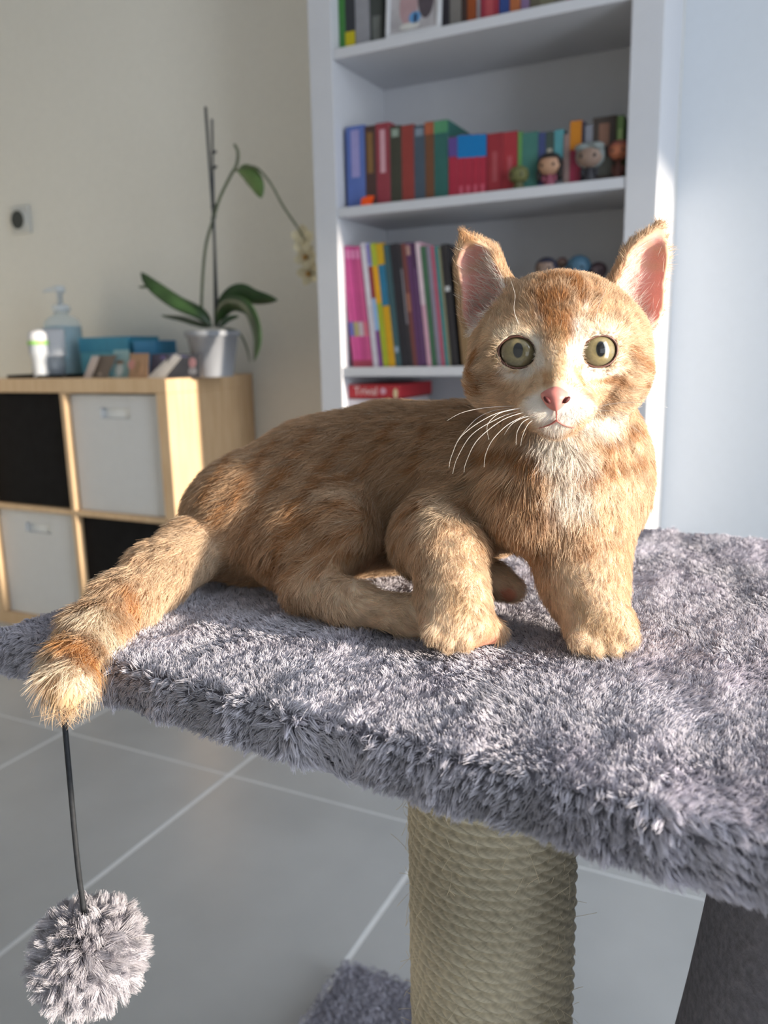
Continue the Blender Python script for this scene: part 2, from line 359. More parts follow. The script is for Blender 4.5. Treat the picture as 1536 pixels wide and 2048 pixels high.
# plain olive figurine
c = on_y(1038, 332, BY+.03); H = c[2]-SH[1]
r = empty('figurine', (c[0], BY+.03, SH[1])); tag(r, 'small plain olive green figurine in front of the teal book', 'figurine', 'figurines on the bookcase')
lathe('body', [(.010, 0), (.012, .004), (.010, H*.3), (.008, H*.4)], cmat('#5a5a3c'), r, 16)
hd = lathe('head', [(.006, H*.32), (.018, H*.38), (.0215, H*.6), (.020, H*.84), (.012, H*.96), (.004, H)], cmat('#66663f'), r, 20)
for s in (-1, 1): ball('eye', (s*.010, -.018, H*.6), (.003, .002, .003), M_EYE, hd, 8)
# little orange origami-like toy
c = on_y(733, 392, BY+.02); H = c[2]-SH[1]
o = mesh_obj('folded_paper_toy', [(-.012, -.008, 0), (.010, -.008, 0), (.008, .010, 0), (-.010, .010, 0), (-.013, -.002, H*.8), (.004, .0, H), (.022, -.002, H*.92), (.006, -.006, H*.5)],
         [(3, 2, 1, 0), (0, 1, 7, 4), (1, 2, 6, 7), (2, 3, 4, 5), (3, 0, 4), (2, 5, 6), (4, 7, 5), (7, 6, 5)], cmat('#f2581c'), None, loc=(c[0], BY+.02, SH[1]))
tag(o, 'small bright orange folded toy at the foot of the blue book', 'toy')
# carton on the middle shelf carrying figurines whose heads show between the cat ears
cz = on_y(1130, 590, BY+.05)[2]
ct = box('carton', (-.50, BY+.03, SH[2]), (-.33, BY+.2, cz), cmat('#6a6670'), None, .002, 1); tag(ct, 'grey carton on the middle shelf behind the kitten head', 'box')
SH.append(cz)
for px, py, hair, bd, wp_, Yq_, lb, sk in ((1092, 517, '#2a2a3c', '#3a3a44', 44, .05, 'navy haired figurine on the middle shelf behind the kitten', '#8a7468'),
        (1157, 513, '#3d6076', '#3c5060', 48, .05, 'blue haired figurine on the middle shelf behind the kitten', '#4a6a80'),
        (1124, 516, '#5c3a3c', '#4a3a3c', 22, .10, 'small maroon haired figurine between the navy and blue ones', '#8a7468'),
        (1196, 526, '#4a3a42', '#4a3c40', 36, .06, 'dull purple haired figurine beside the blue one', '#6a5a60')):
    figurine(px, py, 560, 3, hair, bd, lb, skin=sk, Y=BY+Yq_, wpx=wp_)

# red game box on a white one
ra = on_y(695, 800, BY+.03)
ztop = on_y(695, 769, BY+.03)[2]; zmid = on_y(695, 798, BY+.03)[2]
rb_ = on_y(800, 790, BY+.03)[0]
gb = empty('game_box', (ra[0], BY+.03, zmid)); tag(gb, 'red board game box with white lettering lying on a white box', 'box')
wbx, hbx = rb_-ra[0], ztop-zmid
box('tray', (.001, .001, 0), (wbx-.001, .199, hbx*.5), cmat('#7a2428'), gb)
box('lid', (0, 0, hbx*.12), (wbx, .2, hbx), cmat('#b03038'), gb, .001, 1)
def text_obj(name, body, size, loc, m, par, ext=.0004):
    cu = bpy.data.curves.new(name, 'FONT'); cu.body = body; cu.size = size; cu.extrude = ext; cu.resolution_u = 2
    cu.align_x = 'LEFT'; cu.align_y = 'BOTTOM_BASELINE'
    to = bpy.data.objects.new(name+'_tmp', cu); COL.objects.link(to)
    to.rotation_euler = (math.pi/2, 0, 0); bpy.context.view_layer.update()
    me = bpy.data.meshes.new_from_object(to.evaluated_get(bpy.context.evaluated_depsgraph_get()))
    me.transform(Matrix.Rotation(math.pi/2, 4, 'X')); bpy.data.objects.remove(to)
    me.materials.clear(); me.materials.append(m)
    o = bpy.data.objects.new(name, me); link(o, par); o.location = loc; return o
text_obj('lettering', 'Trival', hbx*.80, (wbx*.13, -.0003, hbx*.30), cmat('#e2c8c4'), gb)
blob_disc((wbx*.69, hbx*.55), hbx*.22, hbx*.22, cmat('#d0a0b0'), gb, -.0009)
blob_disc((wbx*.92, hbx*.40), hbx*.16, hbx*.34, cmat('#d8c49c'), gb, -.0009)
wb = box('game_box', (ra[0]+.001, BY+.032, SHELF4), (rb_-.01, BY+.23, zmid), cmat('#cfc8cc'), None, .001, 1); tag(wb, 'white box lying flat under the red game box', 'box')

# ================================================================== CUBE STORAGE UNIT
KX1, KY, KT = -1.45, 1.65, 0.772
KD = 0.388
ku = empty('cube_storage_unit', (KX1-.386, KY, 0)); tag(ku, 'birch cube storage unit with four cubes against the wall', 'storage unit')
def kpart(name, lo, hi): return box(name, Vector(lo)-ku.location, Vector(hi)-ku.location, M_WOOD, ku, .0015, 1)
KX0 = KX1-.772
kpart('top_panel', (KX0, KY, KT-.038), (KX1, KY+KD, KT)); kpart('bottom_panel', (KX0, KY, 0), (KX1, KY+KD, .038))
kpart('side_panel', (KX0, KY, .038), (KX0+.038, KY+KD, KT-.038)); kpart('side_panel', (KX1-.038, KY, .038), (KX1, KY+KD, KT-.038))
XM = (KX0+KX1)/2; ZM = KT/2
kpart('divider', (XM-.009, KY+.002, .038), (XM+.009, KY+KD, KT-.038))
kpart('cube_shelf', (KX0+.038, KY+.002, ZM-.008), (XM-.009, KY+KD, ZM+.008)); kpart('cube_shelf', (XM+.009, KY+.002, ZM-.008), (KX1-.038, KY+KD, ZM+.008))
kpart('back_panel', (KX0+.038, KY+KD-.006, .038), (KX1-.038, KY+KD-.001, KT-.038))
M_BLK = mat('black_board', (.010, .010, .011), .8, .12, var=.2); M_BIN = mat('white_board', (.62, .63, .64), .5, var=.02)
def insert(cx0, cx1, z0, z1, m, label):
    r = empty('storage_box', ((cx0+cx1)/2, KY+.022, z0)); wd = (cx1-cx0)/2-.004; h = z1-z0-.006
    tag(r, label, 'storage box', 'inserts of the cube unit')
    # front panel with a grip slot near the top
    bm = bmesh.new()
    add_box(bm, (-wd, 0, 0), (wd, .012, h-.065)); add_box(bm, (-wd, 0, h-.035), (wd, .012, h))
    add_box(bm, (-wd, 0, h-.065), (-.055, .012, h-.035)); add_box(bm, (.055, 0, h-.065), (wd, .012, h-.035))
    if m is M_BLK:
        bm.free(); bm = bmesh.new(); add_box(bm, (-wd, 0, 0), (wd, .012, h), .001, 1)
    bm_obj('front_panel', bm, m, r)
    bm = bmesh.new(); add_box(bm, (-wd, .012, 0), (-wd+.008, .34, h)); add_box(bm, (wd-.008, .012, 0), (wd, .34, h)); add_box(bm, (-wd+.008, .332, 0), (wd-.008, .34, h)); add_box(bm, (-wd+.008, .012, 0), (wd-.008, .332, .008))
    bm_obj('carcass', bm, m, r)
    if m is M_BIN: box('grip_backing', (-.07, .013, h-.075), (.07, .017, h-.028), mat('white_grip', (.72, .74, .75), .35), r)
    else: box('edge_trim', (-wd, -.0006, h-.004), (wd, .0, h), M_BLK, r)
    return r
insert(KX0+.038, XM-.009, ZM+.008, KT-.038, M_BLK, 'black storage insert in the upper cube beside the upper white one')
insert(XM+.009, KX1-.038, ZM+.008, KT-.038, M_BIN, 'white storage box in the upper cube, directly under the orchid')
insert(KX0+.038, XM-.009, .038, ZM-.008, M_BIN, 'white storage box in the lower cube below the upper black insert')
insert(XM+.009, KX1-.038, .038, ZM-.008, M_BLK, 'black storage insert in the lower cube behind the kitten tail')

# ------------------------------------------------ things on the cube unit
def pos(px, Y): return on_y(px, 752, Y)[0]
def zat(px, py, Y): return on_y(px, py, Y)[2]
def wpx(p0, p1, Y): return abs(pos(p1, Y)-pos(p0, Y))
Yb = 1.80
# tray
x0, x1 = pos(30, 1.76), pos(143, 1.76)
tr_ = empty('tray', ((x0+x1)/2, 1.78, KT)); tag(tr_, 'flat black tray under the small white bottles', 'tray')
hw = (x1-x0)/2
box('plate', (-hw, -.05, 0), (hw, .05, .004), M_BLK, tr_, .001, 1)
bm = bmesh.new()
for lo, hi in (((-hw, -.05, .004), (hw, -.046, .010)), ((-hw, .046, .004), (hw, .05, .010)), ((-hw, -.046, .004), (-hw+.004, .046, .010)), ((hw-.004, -.046, .004), (hw, .046, .010))): add_box(bm, lo, hi)
bm_obj('rim', bm, M_BLK, tr_)
zb = KT+.0042
# roll-on bottle
x = pos(83, 1.752); h = zat(83, 660, 1.752)-zb; rr = wpx(70, 97, 1.752)/2
o = empty('cosmetic_bottle', (x, 1.752, zb)); tag(o, 'small white bottle with a rounded cap and lime green ring on the tray', 'bottle')
lathe('bottle_body', [(rr*.8, 0), (rr*.82, .003), (rr*.86, h*.42), (rr, h*.5), (rr, h*.70)], mat('grey_clear', (.42, .45, .5), .3), o, 24)
lathe('green_ring', [(rr*1.05, h*.70), (rr*1.05, h*.755)], mat('lime', (.25, .6, .05), .4), o, 24)
lathe('cap', [(rr*.98, h*.755), (rr*.98, h*.86), (rr*.85, h*.95), (rr*.4, h)], M_WHITE, o, 24)
# white tube
x = pos(110, 1.80); h = zat(110, 657, 1.80)-zb; rr = wpx(92, 128, 1.80)/2
o = empty('cream_tube', (x, 1.80, zb), (0, 0, .8)); tag(o, 'upright white cream tube between bottle and clear pump bottle', 'tube')
lathe('cap', [(rr*.85, 0), (rr*.85, h*.42)], mat('smoky_cap', (.35, .38, .42), .3), o, 24)
V = []; n = 24
for k in range(7):
    s = k/6; 
    for j in range(n):
        a = 2*math.pi*j/n; V.append((rr*math.cos(a), rr*(1-.93*s)*math.sin(a), h*.42+h*.58*s))
Fc = [(i*n+j, i*n+(j+1) % n, (i+1)*n+(j+1) % n, (i+1)*n+j) for i in range(6) for j in range(n)]+[tuple(range(6*n, 7*n))]
mesh_obj('tube_body', V, Fc, M_WHITE, o, True)
# pump bottle
Yp = 1.91
x = pos(135, Yp); zb2 = KT; h = zat(135, 572, Yp)-zb2; rr = wpx(109, 160, Yp)/2
o = empty('pump_bottle', (x, Yp, zb2)); tag(o, 'tall clear pump bottle holding pale blue liquid', 'bottle')
gl = mat('clear_plastic', (.85, .93, .97), .08, .6, var=.01, trans=.75, ior=1.1)
lathe('bottle_body', [(rr*.9, 0), (rr, .006), (rr, h*.58), (rr*.85, h*.64), (rr*.42, h*.69), (rr*.36, h*.73)], gl, o, 32)
lathe('liquid', [(rr*.86, .004), (rr*.93, .01), (rr*.93, h*.56)], mat('blue_liquid', (.35, .62, .75), .15, var=.02, trans=.35, ior=1.15), o, 32)
lathe('collar', [(rr*.5, h*.72), (rr*.5, h*.78), (rr*.4, h*.80)], mat('frosted_cap', (.62, .66, .68), .3), o, 24)
ph = lathe('pump_head', [(rr*.16, h*.79), (rr*.16, h*.93), (rr*.34, h*.935), (rr*.34, h), (rr*.2, h*1.01)], mat('frosted_cap', (.6, .6, .6)), o, 20)
tube('nozzle', [(0, 0, h*.965), (-rr*.5, -rr*.3, h*.965), (-rr*.75, -rr*.45, h*.945)], [rr*.12, rr*.11, rr*.08], mat('frosted_cap', (.6, .6, .6)), ph)
# turquoise box
Yq = 1.86
x0, x1 = pos(165, Yq), pos(262, Yq); h = zat(215, 674, Yq)-KT
o = empty('gift_box', ((x0+x1)/2, Yq, KT)); tag(o, 'turquoise cardboard box with a darker blue end', 'box'); hw = (x1-x0)/2
box('box_base', (-hw, 0, 0), (hw, .13, h*.7), cmat('#5ea5b8'), o, .001, 1)
box('lid', (-hw-.002, -.002, h*.62), (hw+.002, .132, h), cmat('#3f8fae'), o, .001, 1)
box('end_label', (hw+.0, .02, h*.1), (hw+.0026, .12, h*.60), cmat('#2f78a8'), o)
x0b, x1b = pos(247, 1.79), pos(292, 1.79)
o = box('paper_box', (x0b, 1.84, KT), (x1b, 1.93, zat(270, 682, 1.84)), cmat('#3d86b4'), None, .001, 1); tag(o, 'deep blue small carton beside the turquoise box', 'box')
# leaning cards
def card(p0, p1, pyt, Y, lean, m, label, roll=0.0, patches=()):
    x0, x1 = pos(p0, Y), pos(p1, Y); h = (zat((p0+p1)/2, pyt, Y)-KT)/math.cos(lean); hw = (x1-x0)/2
    r = empty('photo_card', ((x0+x1)/2, Y, KT+.0002), (-lean, 0, 0)); tag(r, label, 'card', 'cards leaning on the cube unit')
    V = [(-hw-roll*h*-.5, 0, 0), (hw+roll*h*.5, 0, 0), (hw+roll*h*1.5, 0, h), (-hw+roll*h*1.5, 0, h)]
    V = [(-hw, 0, 0), (hw, 0, 0), (hw+roll*h, 0, h), (-hw+roll*h, 0, h)]
    V += [(a, .0012, c) for a, b, c in V]
    mesh_obj('card_sheet', V, [(0, 1, 2, 3), (7, 6, 5, 4), (0, 4, 5, 1), (1, 5, 6, 2), (2, 6, 7, 3), (3, 7, 4, 0)], m, r)
    for (cx, cz, rx, rz, cc) in patches: blob_disc((cx*hw+roll*h*cz, cz*h), rx*hw, rz*h, cmat(cc), r, -.0009)
    return r
card(176, 214, 711, 1.745, .25, cmat('#75695f'), 'taupe photo card tilted in front of the turquoise box', .42, [(.1, .15, .18, .08, '#a89a8e')])
card(166, 181, 712, 1.735, .22, cmat('#b5aaa6'), 'narrow pale photo card tilted beside the taupe one', .42)
card(224, 255, 700, 1.76, .2, cmat('#8fb0b4'), 'pale aqua photo card with a brown and white picture', 0, [(-.1, .55, .55, .08, '#8a7462'), (-.1, .28, .45, .24, '#c4cccb')])
card(257, 295, 707, 1.735, .2, cmat('#a8866a'), 'tan photo card with a pink flower shape', 0, [(-.75, .55, .4, .2, '#b5837c'), (-.1, .45, .35, .3, '#94775c')])
card(298, 330, 708, 1.75, .25, cmat('#5c5868'), 'dark violet photo card with a light diagonal stripe', 0, [(.5, .85, .3, .1, '#77699a')])
o = empty('folded_leaflet', (pos(322, 1.72), 1.72, KT+.0005), (-.15, 0, 0)); tag(o, 'white folded leaflet leaning diagonally on the dark violet card', 'leaflet')
lw = wpx(0, 14, 1.72); lh = zat(320, 708, 1.72)-KT
for k, sg in enumerate((0, 1)):
    V = [(-lw*1.6+sg*lw*.9, -.002*k, 0), (-lw*.4+sg*lw*.8, -.002*k, 0), (lw*1.9+sg*lw*.35, -.002*k, lh*(1-.14*k)), (lw*1.1+sg*lw*.35, -.002*k, lh*(1-.02*k))]
    V += [(a, b+.001, c) for a, b, c in V]
    mesh_obj('leaflet_panel', V, [(0, 1, 2, 3), (7, 6, 5, 4), (0, 4, 5, 1), (1, 5, 6, 2), (2, 6, 7, 3), (3, 7, 4, 0)], cmat('#d8d2cc'), o)
card(333, 400, 708, 1.722, .10, cmat('#54545a'), 'dark photo card with a pink blossom leaning on the flower pot', 0, [(.55, .62, .2, .22, '#b98a8e'), (.55, .28, .22, .15, '#9a9aa0'), (-.3, .9, .6, .06, '#6c6c8c')])

# orchid
Yo = 1.80
xo = pos(430, Yo); hp = zat(428, 662, Yo)-KT; rp = wpx(388, 470, Yo)/2
orc = empty('orchid', (xo, Yo, KT)); tag(orc, 'potted orchid with arching leaves and bare stems on the cube unit', 'potted plant')
lathe('pot', [(rp*.70, 0), (rp*.72, .002), (rp*.98, hp*.88), (rp*1.06, hp*.88), (rp*1.06, hp), (rp*.96, hp), (rp*.92, hp*.86), (rp*.2, hp*.85)], mat('grey_white_pot', (.30, .315, .35), .65, .2, var=.03), orc, 32)
lathe('bark_mix', [(rp*.93, hp*.84), (rp*.8, hp*.90), (rp*.3, hp*.95), (.002, hp*.96)], mat('bark', (.12, .07, .045), .9, var=.5, scale=120, bump=.6), orc, 20)
M_LEAF = mat('orchid_leaf', (.022, .050, .016), .35, .5, var=.3, scale=20)
M_STEM = mat('orchid_stem', (.10, .12, .07), .5, var=.25, scale=40)
M_STAKE = mat('dark_stake', (.05, .055, .06), .5)
def opt(px, py, dy=0.0):
    p = on_y(px, py, Yo+dy); return Vector(p)-Vector((xo, Yo, KT))
def leaf(name, path, wid, par, m=M_LEAF, tw=0.0):
    P = smooth_path(path, 6); k = len(P); V = []; Fc = []
    side0 = Vector((0.25, -1, 0)).normalized()
    for i, p in enumerate(P):
        s = i/(k-1); t = (P[min(i+1, k-1)]-P[max(i-1, 0)]).normalized()
        sd_ = (side0 - t*side0.dot(t)).normalized(); nr = sd_.cross(t)
        sd_ = (sd_*math.cos(tw)+nr*math.sin(tw)); nr = sd_.cross(t)
        wv = wid*(math.sin(math.pi*min(1, .12+.88*s)**.8)**.6 if s < 1 else .05)
        wv = wid*max(.06, (1-abs(2*s-1)**2.6))*(.65 if s < .1 else 1)
        for u in (-1, -.5, 0, .5, 1): V.append(p+sd_*wv*u + nr*wv*.35*abs(u))
        for u in (1, .5, 0, -.5, -1): V.append(p+sd_*wv*u + nr*(wv*.35*abs(u)-.0016))
    for i in range(k-1):
        for j in range(10): Fc.append((i*10+j, i*10+(j+1) % 10, (i+1)*10+(j+1) % 10, (i+1)*10+j))
    Fc += [tuple(range(10))[::-1], tuple((k-1)*10+j for j in range(10))]
    return mesh_obj(name, V, Fc, m, par, True)
leaf('leaf', [opt(425, 655), opt(400, 625, -.02), opt(350, 600, -.04), opt(305, 568, -.05), opt(282, 545, -.05)], .022, orc, tw=.9)
leaf('leaf', [opt(310, 572, -.052), opt(296, 572, -.055), opt(277, 574, -.055)], .007, orc, tw=.6)
leaf('leaf', [opt(422, 655), opt(395, 645, .0), opt(360, 634, .02), opt(323, 631, .03)], .014, orc, tw=.5)
leaf('leaf', [opt(430, 650), opt(450, 610, .02), opt(478, 588, .03), opt(510, 596, .04), opt(555, 600, .05)], .026, orc, tw=1.1)
leaf('leaf', [opt(432, 650, -.01), opt(455, 615, -.04), opt(490, 620, -.06), opt(510, 670, -.07), opt(508, 722, -.07)], .026, orc, tw=.9)
leaf('leaf', [opt(438, 655), opt(455, 640, .02), opt(478, 632, .04)], .009, orc, tw=.7)
leaf('leaf', [opt(440, 656, .02), opt(475, 665, .05), opt(492, 695, .06), opt(500, 725, .06)], .008, orc, M_STEM, tw=.6)
tube('stake', [opt(436, 655), opt(427, 440), opt(411, 214)], .0036, M_STAKE, orc, 8)
tube('stake', [opt(430, 655, .01), opt(428, 440, .008), opt(424, 238, .006)], .0030, M_STAKE, orc, 8)
st = tube('flower_stem', smooth_path([opt(402, 640), opt(405, 560), opt(412, 490), opt(426, 440), opt(440, 395), opt(462, 350), opt(473, 330), opt(476, 305), opt(469, 289)]), .0040, M_STEM, orc, 8)
tube('flower_stem', smooth_path([opt(472, 342), opt(490, 335), opt(513, 336), opt(540, 365), opt(565, 410), opt(592, 450)]), .0032, M_STEM, orc, 8)
tube('flower_stem', smooth_path([opt(592, 450), opt(606, 475, .02), opt(616, 520, .04), opt(622, 560, .05)]), .0022, M_STEM, orc, 8)
leaf('stem_leaf', [opt(475, 342), opt(492, 345), opt(510, 365), opt(523, 396)], .022, orc, mat('light_leaf', (.10, .17, .05), .4, var=.2), tw=1.4)
for px, py in ((428, 305), (429, 335), (427, 412), (427, 435)):
    c = opt(px, py); tube('stake_clip', [c-Vector((.007, 0, .002)), c+Vector((.007, 0, .002))], .004, M_STAKE, orc, 8)
# orchid blossoms (cream)
M_PETAL = mat('cream_petal', (.66, .60, .42), .6, var=.12, scale=40); M_LIP = mat('amber_lip', (.45, .24, .06), .5, var=.2)
for (px, py, dy, rot) in ((608, 478, .02, .2), (614, 512, .03, 1.0), (620, 545, .045, .6)):
    c = opt(px, py, dy)
    V = []; Fc = []
    fl_ = bpy.data.objects.new('blossom', bpy.data.meshes.new('blossom')); link(fl_, orc)
    for k in range(5):
        a = rot+2*math.pi*k/5; b0 = len(V); L = .034
        d = Vector((math.cos(a), -.25, math.sin(a))); q = Vector((-math.sin(a), 0, math.cos(a)))
        for s, ww in ((0.0, .003), (.25, .010), (.6, .014), (.85, .010), (1.0, .002)):
            for u in (-1, 0, 1): V.append(c + d*L*s + q*ww*u + Vector((0, -.006*s*s + .003*abs(u), 0)))
        for i in range(4):
            for j in range(2): Fc.append((b0+i*3+j, b0+i*3+j+1, b0+(i+1)*3+j+1, b0+(i+1)*3+j))
    fl_.data.from_pydata([tuple(v) for v in V], [], Fc); fl_.data.materials.append(M_PETAL); fl_.data.polygons.foreach_set('use_smooth', [True]*len(Fc))
    ball('blossom_lip', c+Vector((0, -.010, -.004)), (.006, .008, .007), M_LIP if py > 500 else M_PETAL, fl_, 10)
# wall control
c = on_y(44, 441, WY)
wc = empty('wall_control', (c[0], WY, c[2])); tag(wc, 'round wall control with a dark centre on a white plate', 'wall control')
def ydisc(name, r0, y0, y1, m, r1=None, n=36):
    r1 = r1 or r0
    V = [(r0*math.cos(2*math.pi*i/n), y0, r0*math.sin(2*math.pi*i/n)) for i in range(n)]+[(r1*math.cos(2*math.pi*i/n), y1, r1*math.sin(2*math.pi*i/n)) for i in range(n)]
    return mesh_obj(name, V, [tuple(range(n)), tuple(range(2*n-1, n-1, -1))]+[(i, i+n, (i+1) % n+n, (i+1) % n) for i in range(n)], m, wc)
bm = bmesh.new(); add_box(bm, (-.045, -.010, -.045), (.045, 0, .045), .004, 2); bm_obj('plate', bm, mat('ivory_plastic', (.60, .60, .57), .5, var=.01), wc)
ydisc('bezel', .034, -.018, -.010, mat('ivory_plastic', (.6, .6, .57)), .036); ydisc('dial', .030, -.0195, -.017, mat('dark_glass', (.05, .055, .05), .2))

# ================================================================== HAIR HELPERS
def fur_mat(name, rough=0.5, spec=0.3, transl=0.25, tip=1.15):
    m = bpy.data.materials.new(name); m.use_nodes = True; n = m.node_tree.nodes; l = m.node_tree.links
    b = n['Principled BSDF']; b.inputs['Roughness'].default_value = rough; b.inputs['Specular IOR Level'].default_value = spec
    at_ = n.new('ShaderNodeAttribute'); at_.attribute_name = 'col'
    hi = n.new('ShaderNodeHairInfo'); mr = n.new('ShaderNodeMapRange'); mr.inputs['To Min'].default_value = 0.86; mr.inputs['To Max'].default_value = tip
    mu = n.new('ShaderNodeVectorMath'); mu.operation = 'SCALE'
    l.new(hi.outputs['Intercept'], mr.inputs['Value']); l.new(at_.outputs['Color'], mu.inputs[0]); l.new(mr.outputs['Result'], mu.inputs['Scale'])
    l.new(mu.outputs[0], b.inputs['Base Color'])
    t = n.new('ShaderNodeBsdfTranslucent'); l.new(mu.outputs[0], t.inputs['Color'])
    mx = n.new('ShaderNodeMixShader'); mx.inputs[0].default_value = transl
    l.new(b.outputs[0], mx.inputs[1]); l.new(t.outputs[0], mx.inputs[2]); l.new(mx.outputs[0], n['Material Output'].inputs['Surface'])
    return m
def hair_obj(name, P, R, C, m, parent=None):
    N, K = P.shape[:2]
    hc = bpy.data.hair_curves.new(name); hc.add_curves([K]*N)
    hc.points.foreach_set('position', np.ascontiguousarray(P, np.float32).ravel())
    ra_ = hc.attributes.get('radius') or hc.attributes.new('radius', 'FLOAT', 'POINT')
    ra_.data.foreach_set('value', np.ascontiguousarray(R, np.float32).ravel())
    c4 = np.ones((N, 4), np.float32); c4[:, :3] = np.clip(C, 0, 1)
    ca = hc.attributes.new('col', 'FLOAT_COLOR', 'CURVE'); ca.data.foreach_set('color', c4.ravel())
    hc.materials.append(m)
    o = bpy.data.objects.new(name, hc); link(o, parent); o['kind'] = 'stuff'
    return o
class Noise:
    def __init__(s, scale, seed, n=14):
        g = np.random.default_rng(seed); s.k = g.normal(size=(n, 3))/scale*2.2; s.p = g.uniform(0, 6.28, n)
    def __call__(s, P): return np.sin(P @ s.k.T + s.p).sum(1)/math.sqrt(len(s.p)/2)
def unit(v): return v/np.maximum(np.linalg.norm(v, axis=-1, keepdims=True), 1e-9)
def attr_mat(name, rough=.7, scale=1.0, bump=0):
    m = bpy.data.materials.new(name); m.use_nodes = True; n = m.node_tree.nodes; l = m.node_tree.links
    b = n['Principled BSDF']; b.inputs['Roughness'].default_value = rough; b.inputs['Specular IOR Level'].default_value = .2
    a = n.new('ShaderNodeAttribute'); a.attribute_name = 'col'; nz = n.new('ShaderNodeTexNoise'); nz.inputs['Scale'].default_value = 400
    mr = n.new('ShaderNodeMapRange'); mr.inputs['To Min'].default_value = .85; mr.inputs['To Max'].default_value = 1.1
    mu = n.new('ShaderNodeVectorMath'); mu.operation = 'SCALE'
    l.new(nz.outputs['Fac'], mr.inputs['Value']); l.new(a.outputs['Color'], mu.inputs[0]); l.new(mr.outputs['Result'], mu.inputs['Scale']); l.new(mu.outputs[0], b.inputs['Base Color'])
    return m

# ================================================================== CAT TREE
PX0, PX1, PY0, PY1, PZ0, PZ1 = -0.367, 0.17, 0.261, 0.650, 0.6755, 0.6970
PA = math.radians(-5.2); PIV = np.array([-.28, .261])
PRM = np.array([[math.cos(PA), -math.sin(PA)], [math.sin(PA), math.cos(PA)]])
def prot(P):
    Q = np.array(P, float); Q[:, :2] = (Q[:, :2]-PIV) @ PRM.T + PIV; return Q
def nrot(N_):
    Q = np.array(N_, float); Q[:, :2] = Q[:, :2] @ PRM.T; return Q
def front_y(x): return PIV[1] + (x-PIV[0])*math.tan(PA)
tree = empty('cat_tree', (-0.13, 0.39, 0)); tag(tree, 'grey plush cat tree with a sisal post under its platform', 'cat tree')
TO = np.array(tree.location)
def plush(name, col, var=.2): return mat(name, col, .9, .15, var=var, scale=220, bump=.8)
M_PLUSH = plush('grey_plush', (.22, .215, .25))
def tpart(name, lo, hi, m, bev, seg=4):
    return box(name, Vector(lo)-tree.location, Vector(hi)-tree.location, m, tree, bev, seg)
plat = box('platform', (PX0-PIV[0], PY0-PIV[1], PZ0), (PX1-PIV[0], PY1-PIV[1], PZ1), M_PLUSH, tree, .0085, 4)
plat.location = (PIV[0]-TO[0], PIV[1]-TO[1], 0); plat.rotation_euler = (0, 0, PA)
base = tpart('base_board', (-.470, .12, 0), (.46, .806, .036), M_PLUSH, .008, 3)
M_PILE = fur_mat('plush_pile', .42, .45, .12, 1.25)
def pile(name, roots, nrm, length, spread, per, lean, parent, col, droop=0.0, rad=.00024, clump=.55, K=4):
    n = len(roots)
    tang = rng.normal(size=(n, 3)); tang = unit(tang-nrm*(tang*nrm).sum(1, keepdims=True))
    tipc = roots + unit(nrm*1.0+lean)*length[:, None] + np.array([0, 0, -1])*droop
    idx = np.repeat(np.arange(n), per); N = n*per
    off = rng.normal(size=(N, 3))*spread; nn = nrm[idx]; off -= nn*(off*nn).sum(1, keepdims=True)
    r0 = roots[idx]+off; tip = tipc[idx]+off*(1-clump)+rng.normal(size=(N, 3))*spread*.3
    tip = r0 + (tip-r0)*rng.uniform(.7, 1.08, (N, 1))
    ctrl = r0 + nn*(length[idx]*.45)[:, None]
    s = np.linspace(0, 1, K)[None, :, None]
    P = (1-s)**2*r0[:, None]+2*s*(1-s)*ctrl[:, None]+s*s*tip[:, None]
    R = rad*np.array([1.0, 1.0, .8, .35] if K == 4 else np.linspace(1, .35, K))[None, :]*rng.uniform(.8, 1.25, (N, 1))
    C = col[idx]*rng.uniform(.82, 1.15, (N, 1))
    return hair_obj(name, P-TO[None, None] if parent is tree else P, R, C, M_PILE, parent)
nA, nB, nC = Noise(.035, 1), Noise(.035, 2), Noise(.02, 3)
# clump roots: top, then rounded front / left edge / faces
sp = .0026
gx, gy = np.meshgrid(np.arange(PX0+.004, PX1-.004, sp), np.arange(PY0+.004, PY1-.003, sp))
top = np.stack([gx.ravel(), gy.ravel(), np.full(gx.size, PZ1-.0003)], 1); top[:, :2] += rng.uniform(-.5, .5, (len(top), 2))*sp
top = prot(top); ntop = np.tile([0, 0, 1.0], (len(top), 1))
fr_r, fr_n = [], []
sp2 = .0022
def strip(p0, p1, outward):
    L = np.linalg.norm(np.subtract(p1, p0)); k = int(L/sp2)
    for zz, nz_, inn in ((PZ1-.001, .85, .003), (PZ1-.003, .5, .0008), (PZ1-.0065, .15, 0), (PZ1-.0095, -.1, 0), (PZ1-.0125, -.25, 0), (PZ0+.005, -.3, .0003), (PZ0+.0025, -.6, .001), (PZ0+.001, -.8, .003), (PZ0+.0002, -.95, .0065)):
        s = (np.arange(k)+rng.uniform(-.5, .5, k))/k
        q = np.array(p0)[None]*(1-s)[:, None]+np.array(p1)[None]*s[:, None]
        q = np.concatenate([q - np.array(outward)[None, :2]*inn, np.full((k, 1), zz)+rng.uniform(-.001, .001, (k, 1))], 1)
        fr_r.append(q); nv = np.array([outward[0], outward[1], nz_/max(.05, math.sqrt(1-min(.98, nz_*nz_)))]); fr_n.append(np.tile(unit(nv), (k, 1)))
strip((PX0, PY0), (PX1, PY0), (0, -1)); strip((PX0, PY1), (PX0, PY0), (-1, 0)); strip((PX1, PY1), (PX0, PY1), (0, 1)); strip((PX1, PY0), (PX1, PY1), (1, 0))
edge = prot(np.concatenate(fr_r)); nedge = nrot(np.concatenate(fr_n))
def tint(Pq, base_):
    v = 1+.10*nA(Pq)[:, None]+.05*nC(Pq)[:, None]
    return np.array(base_)[None]*v
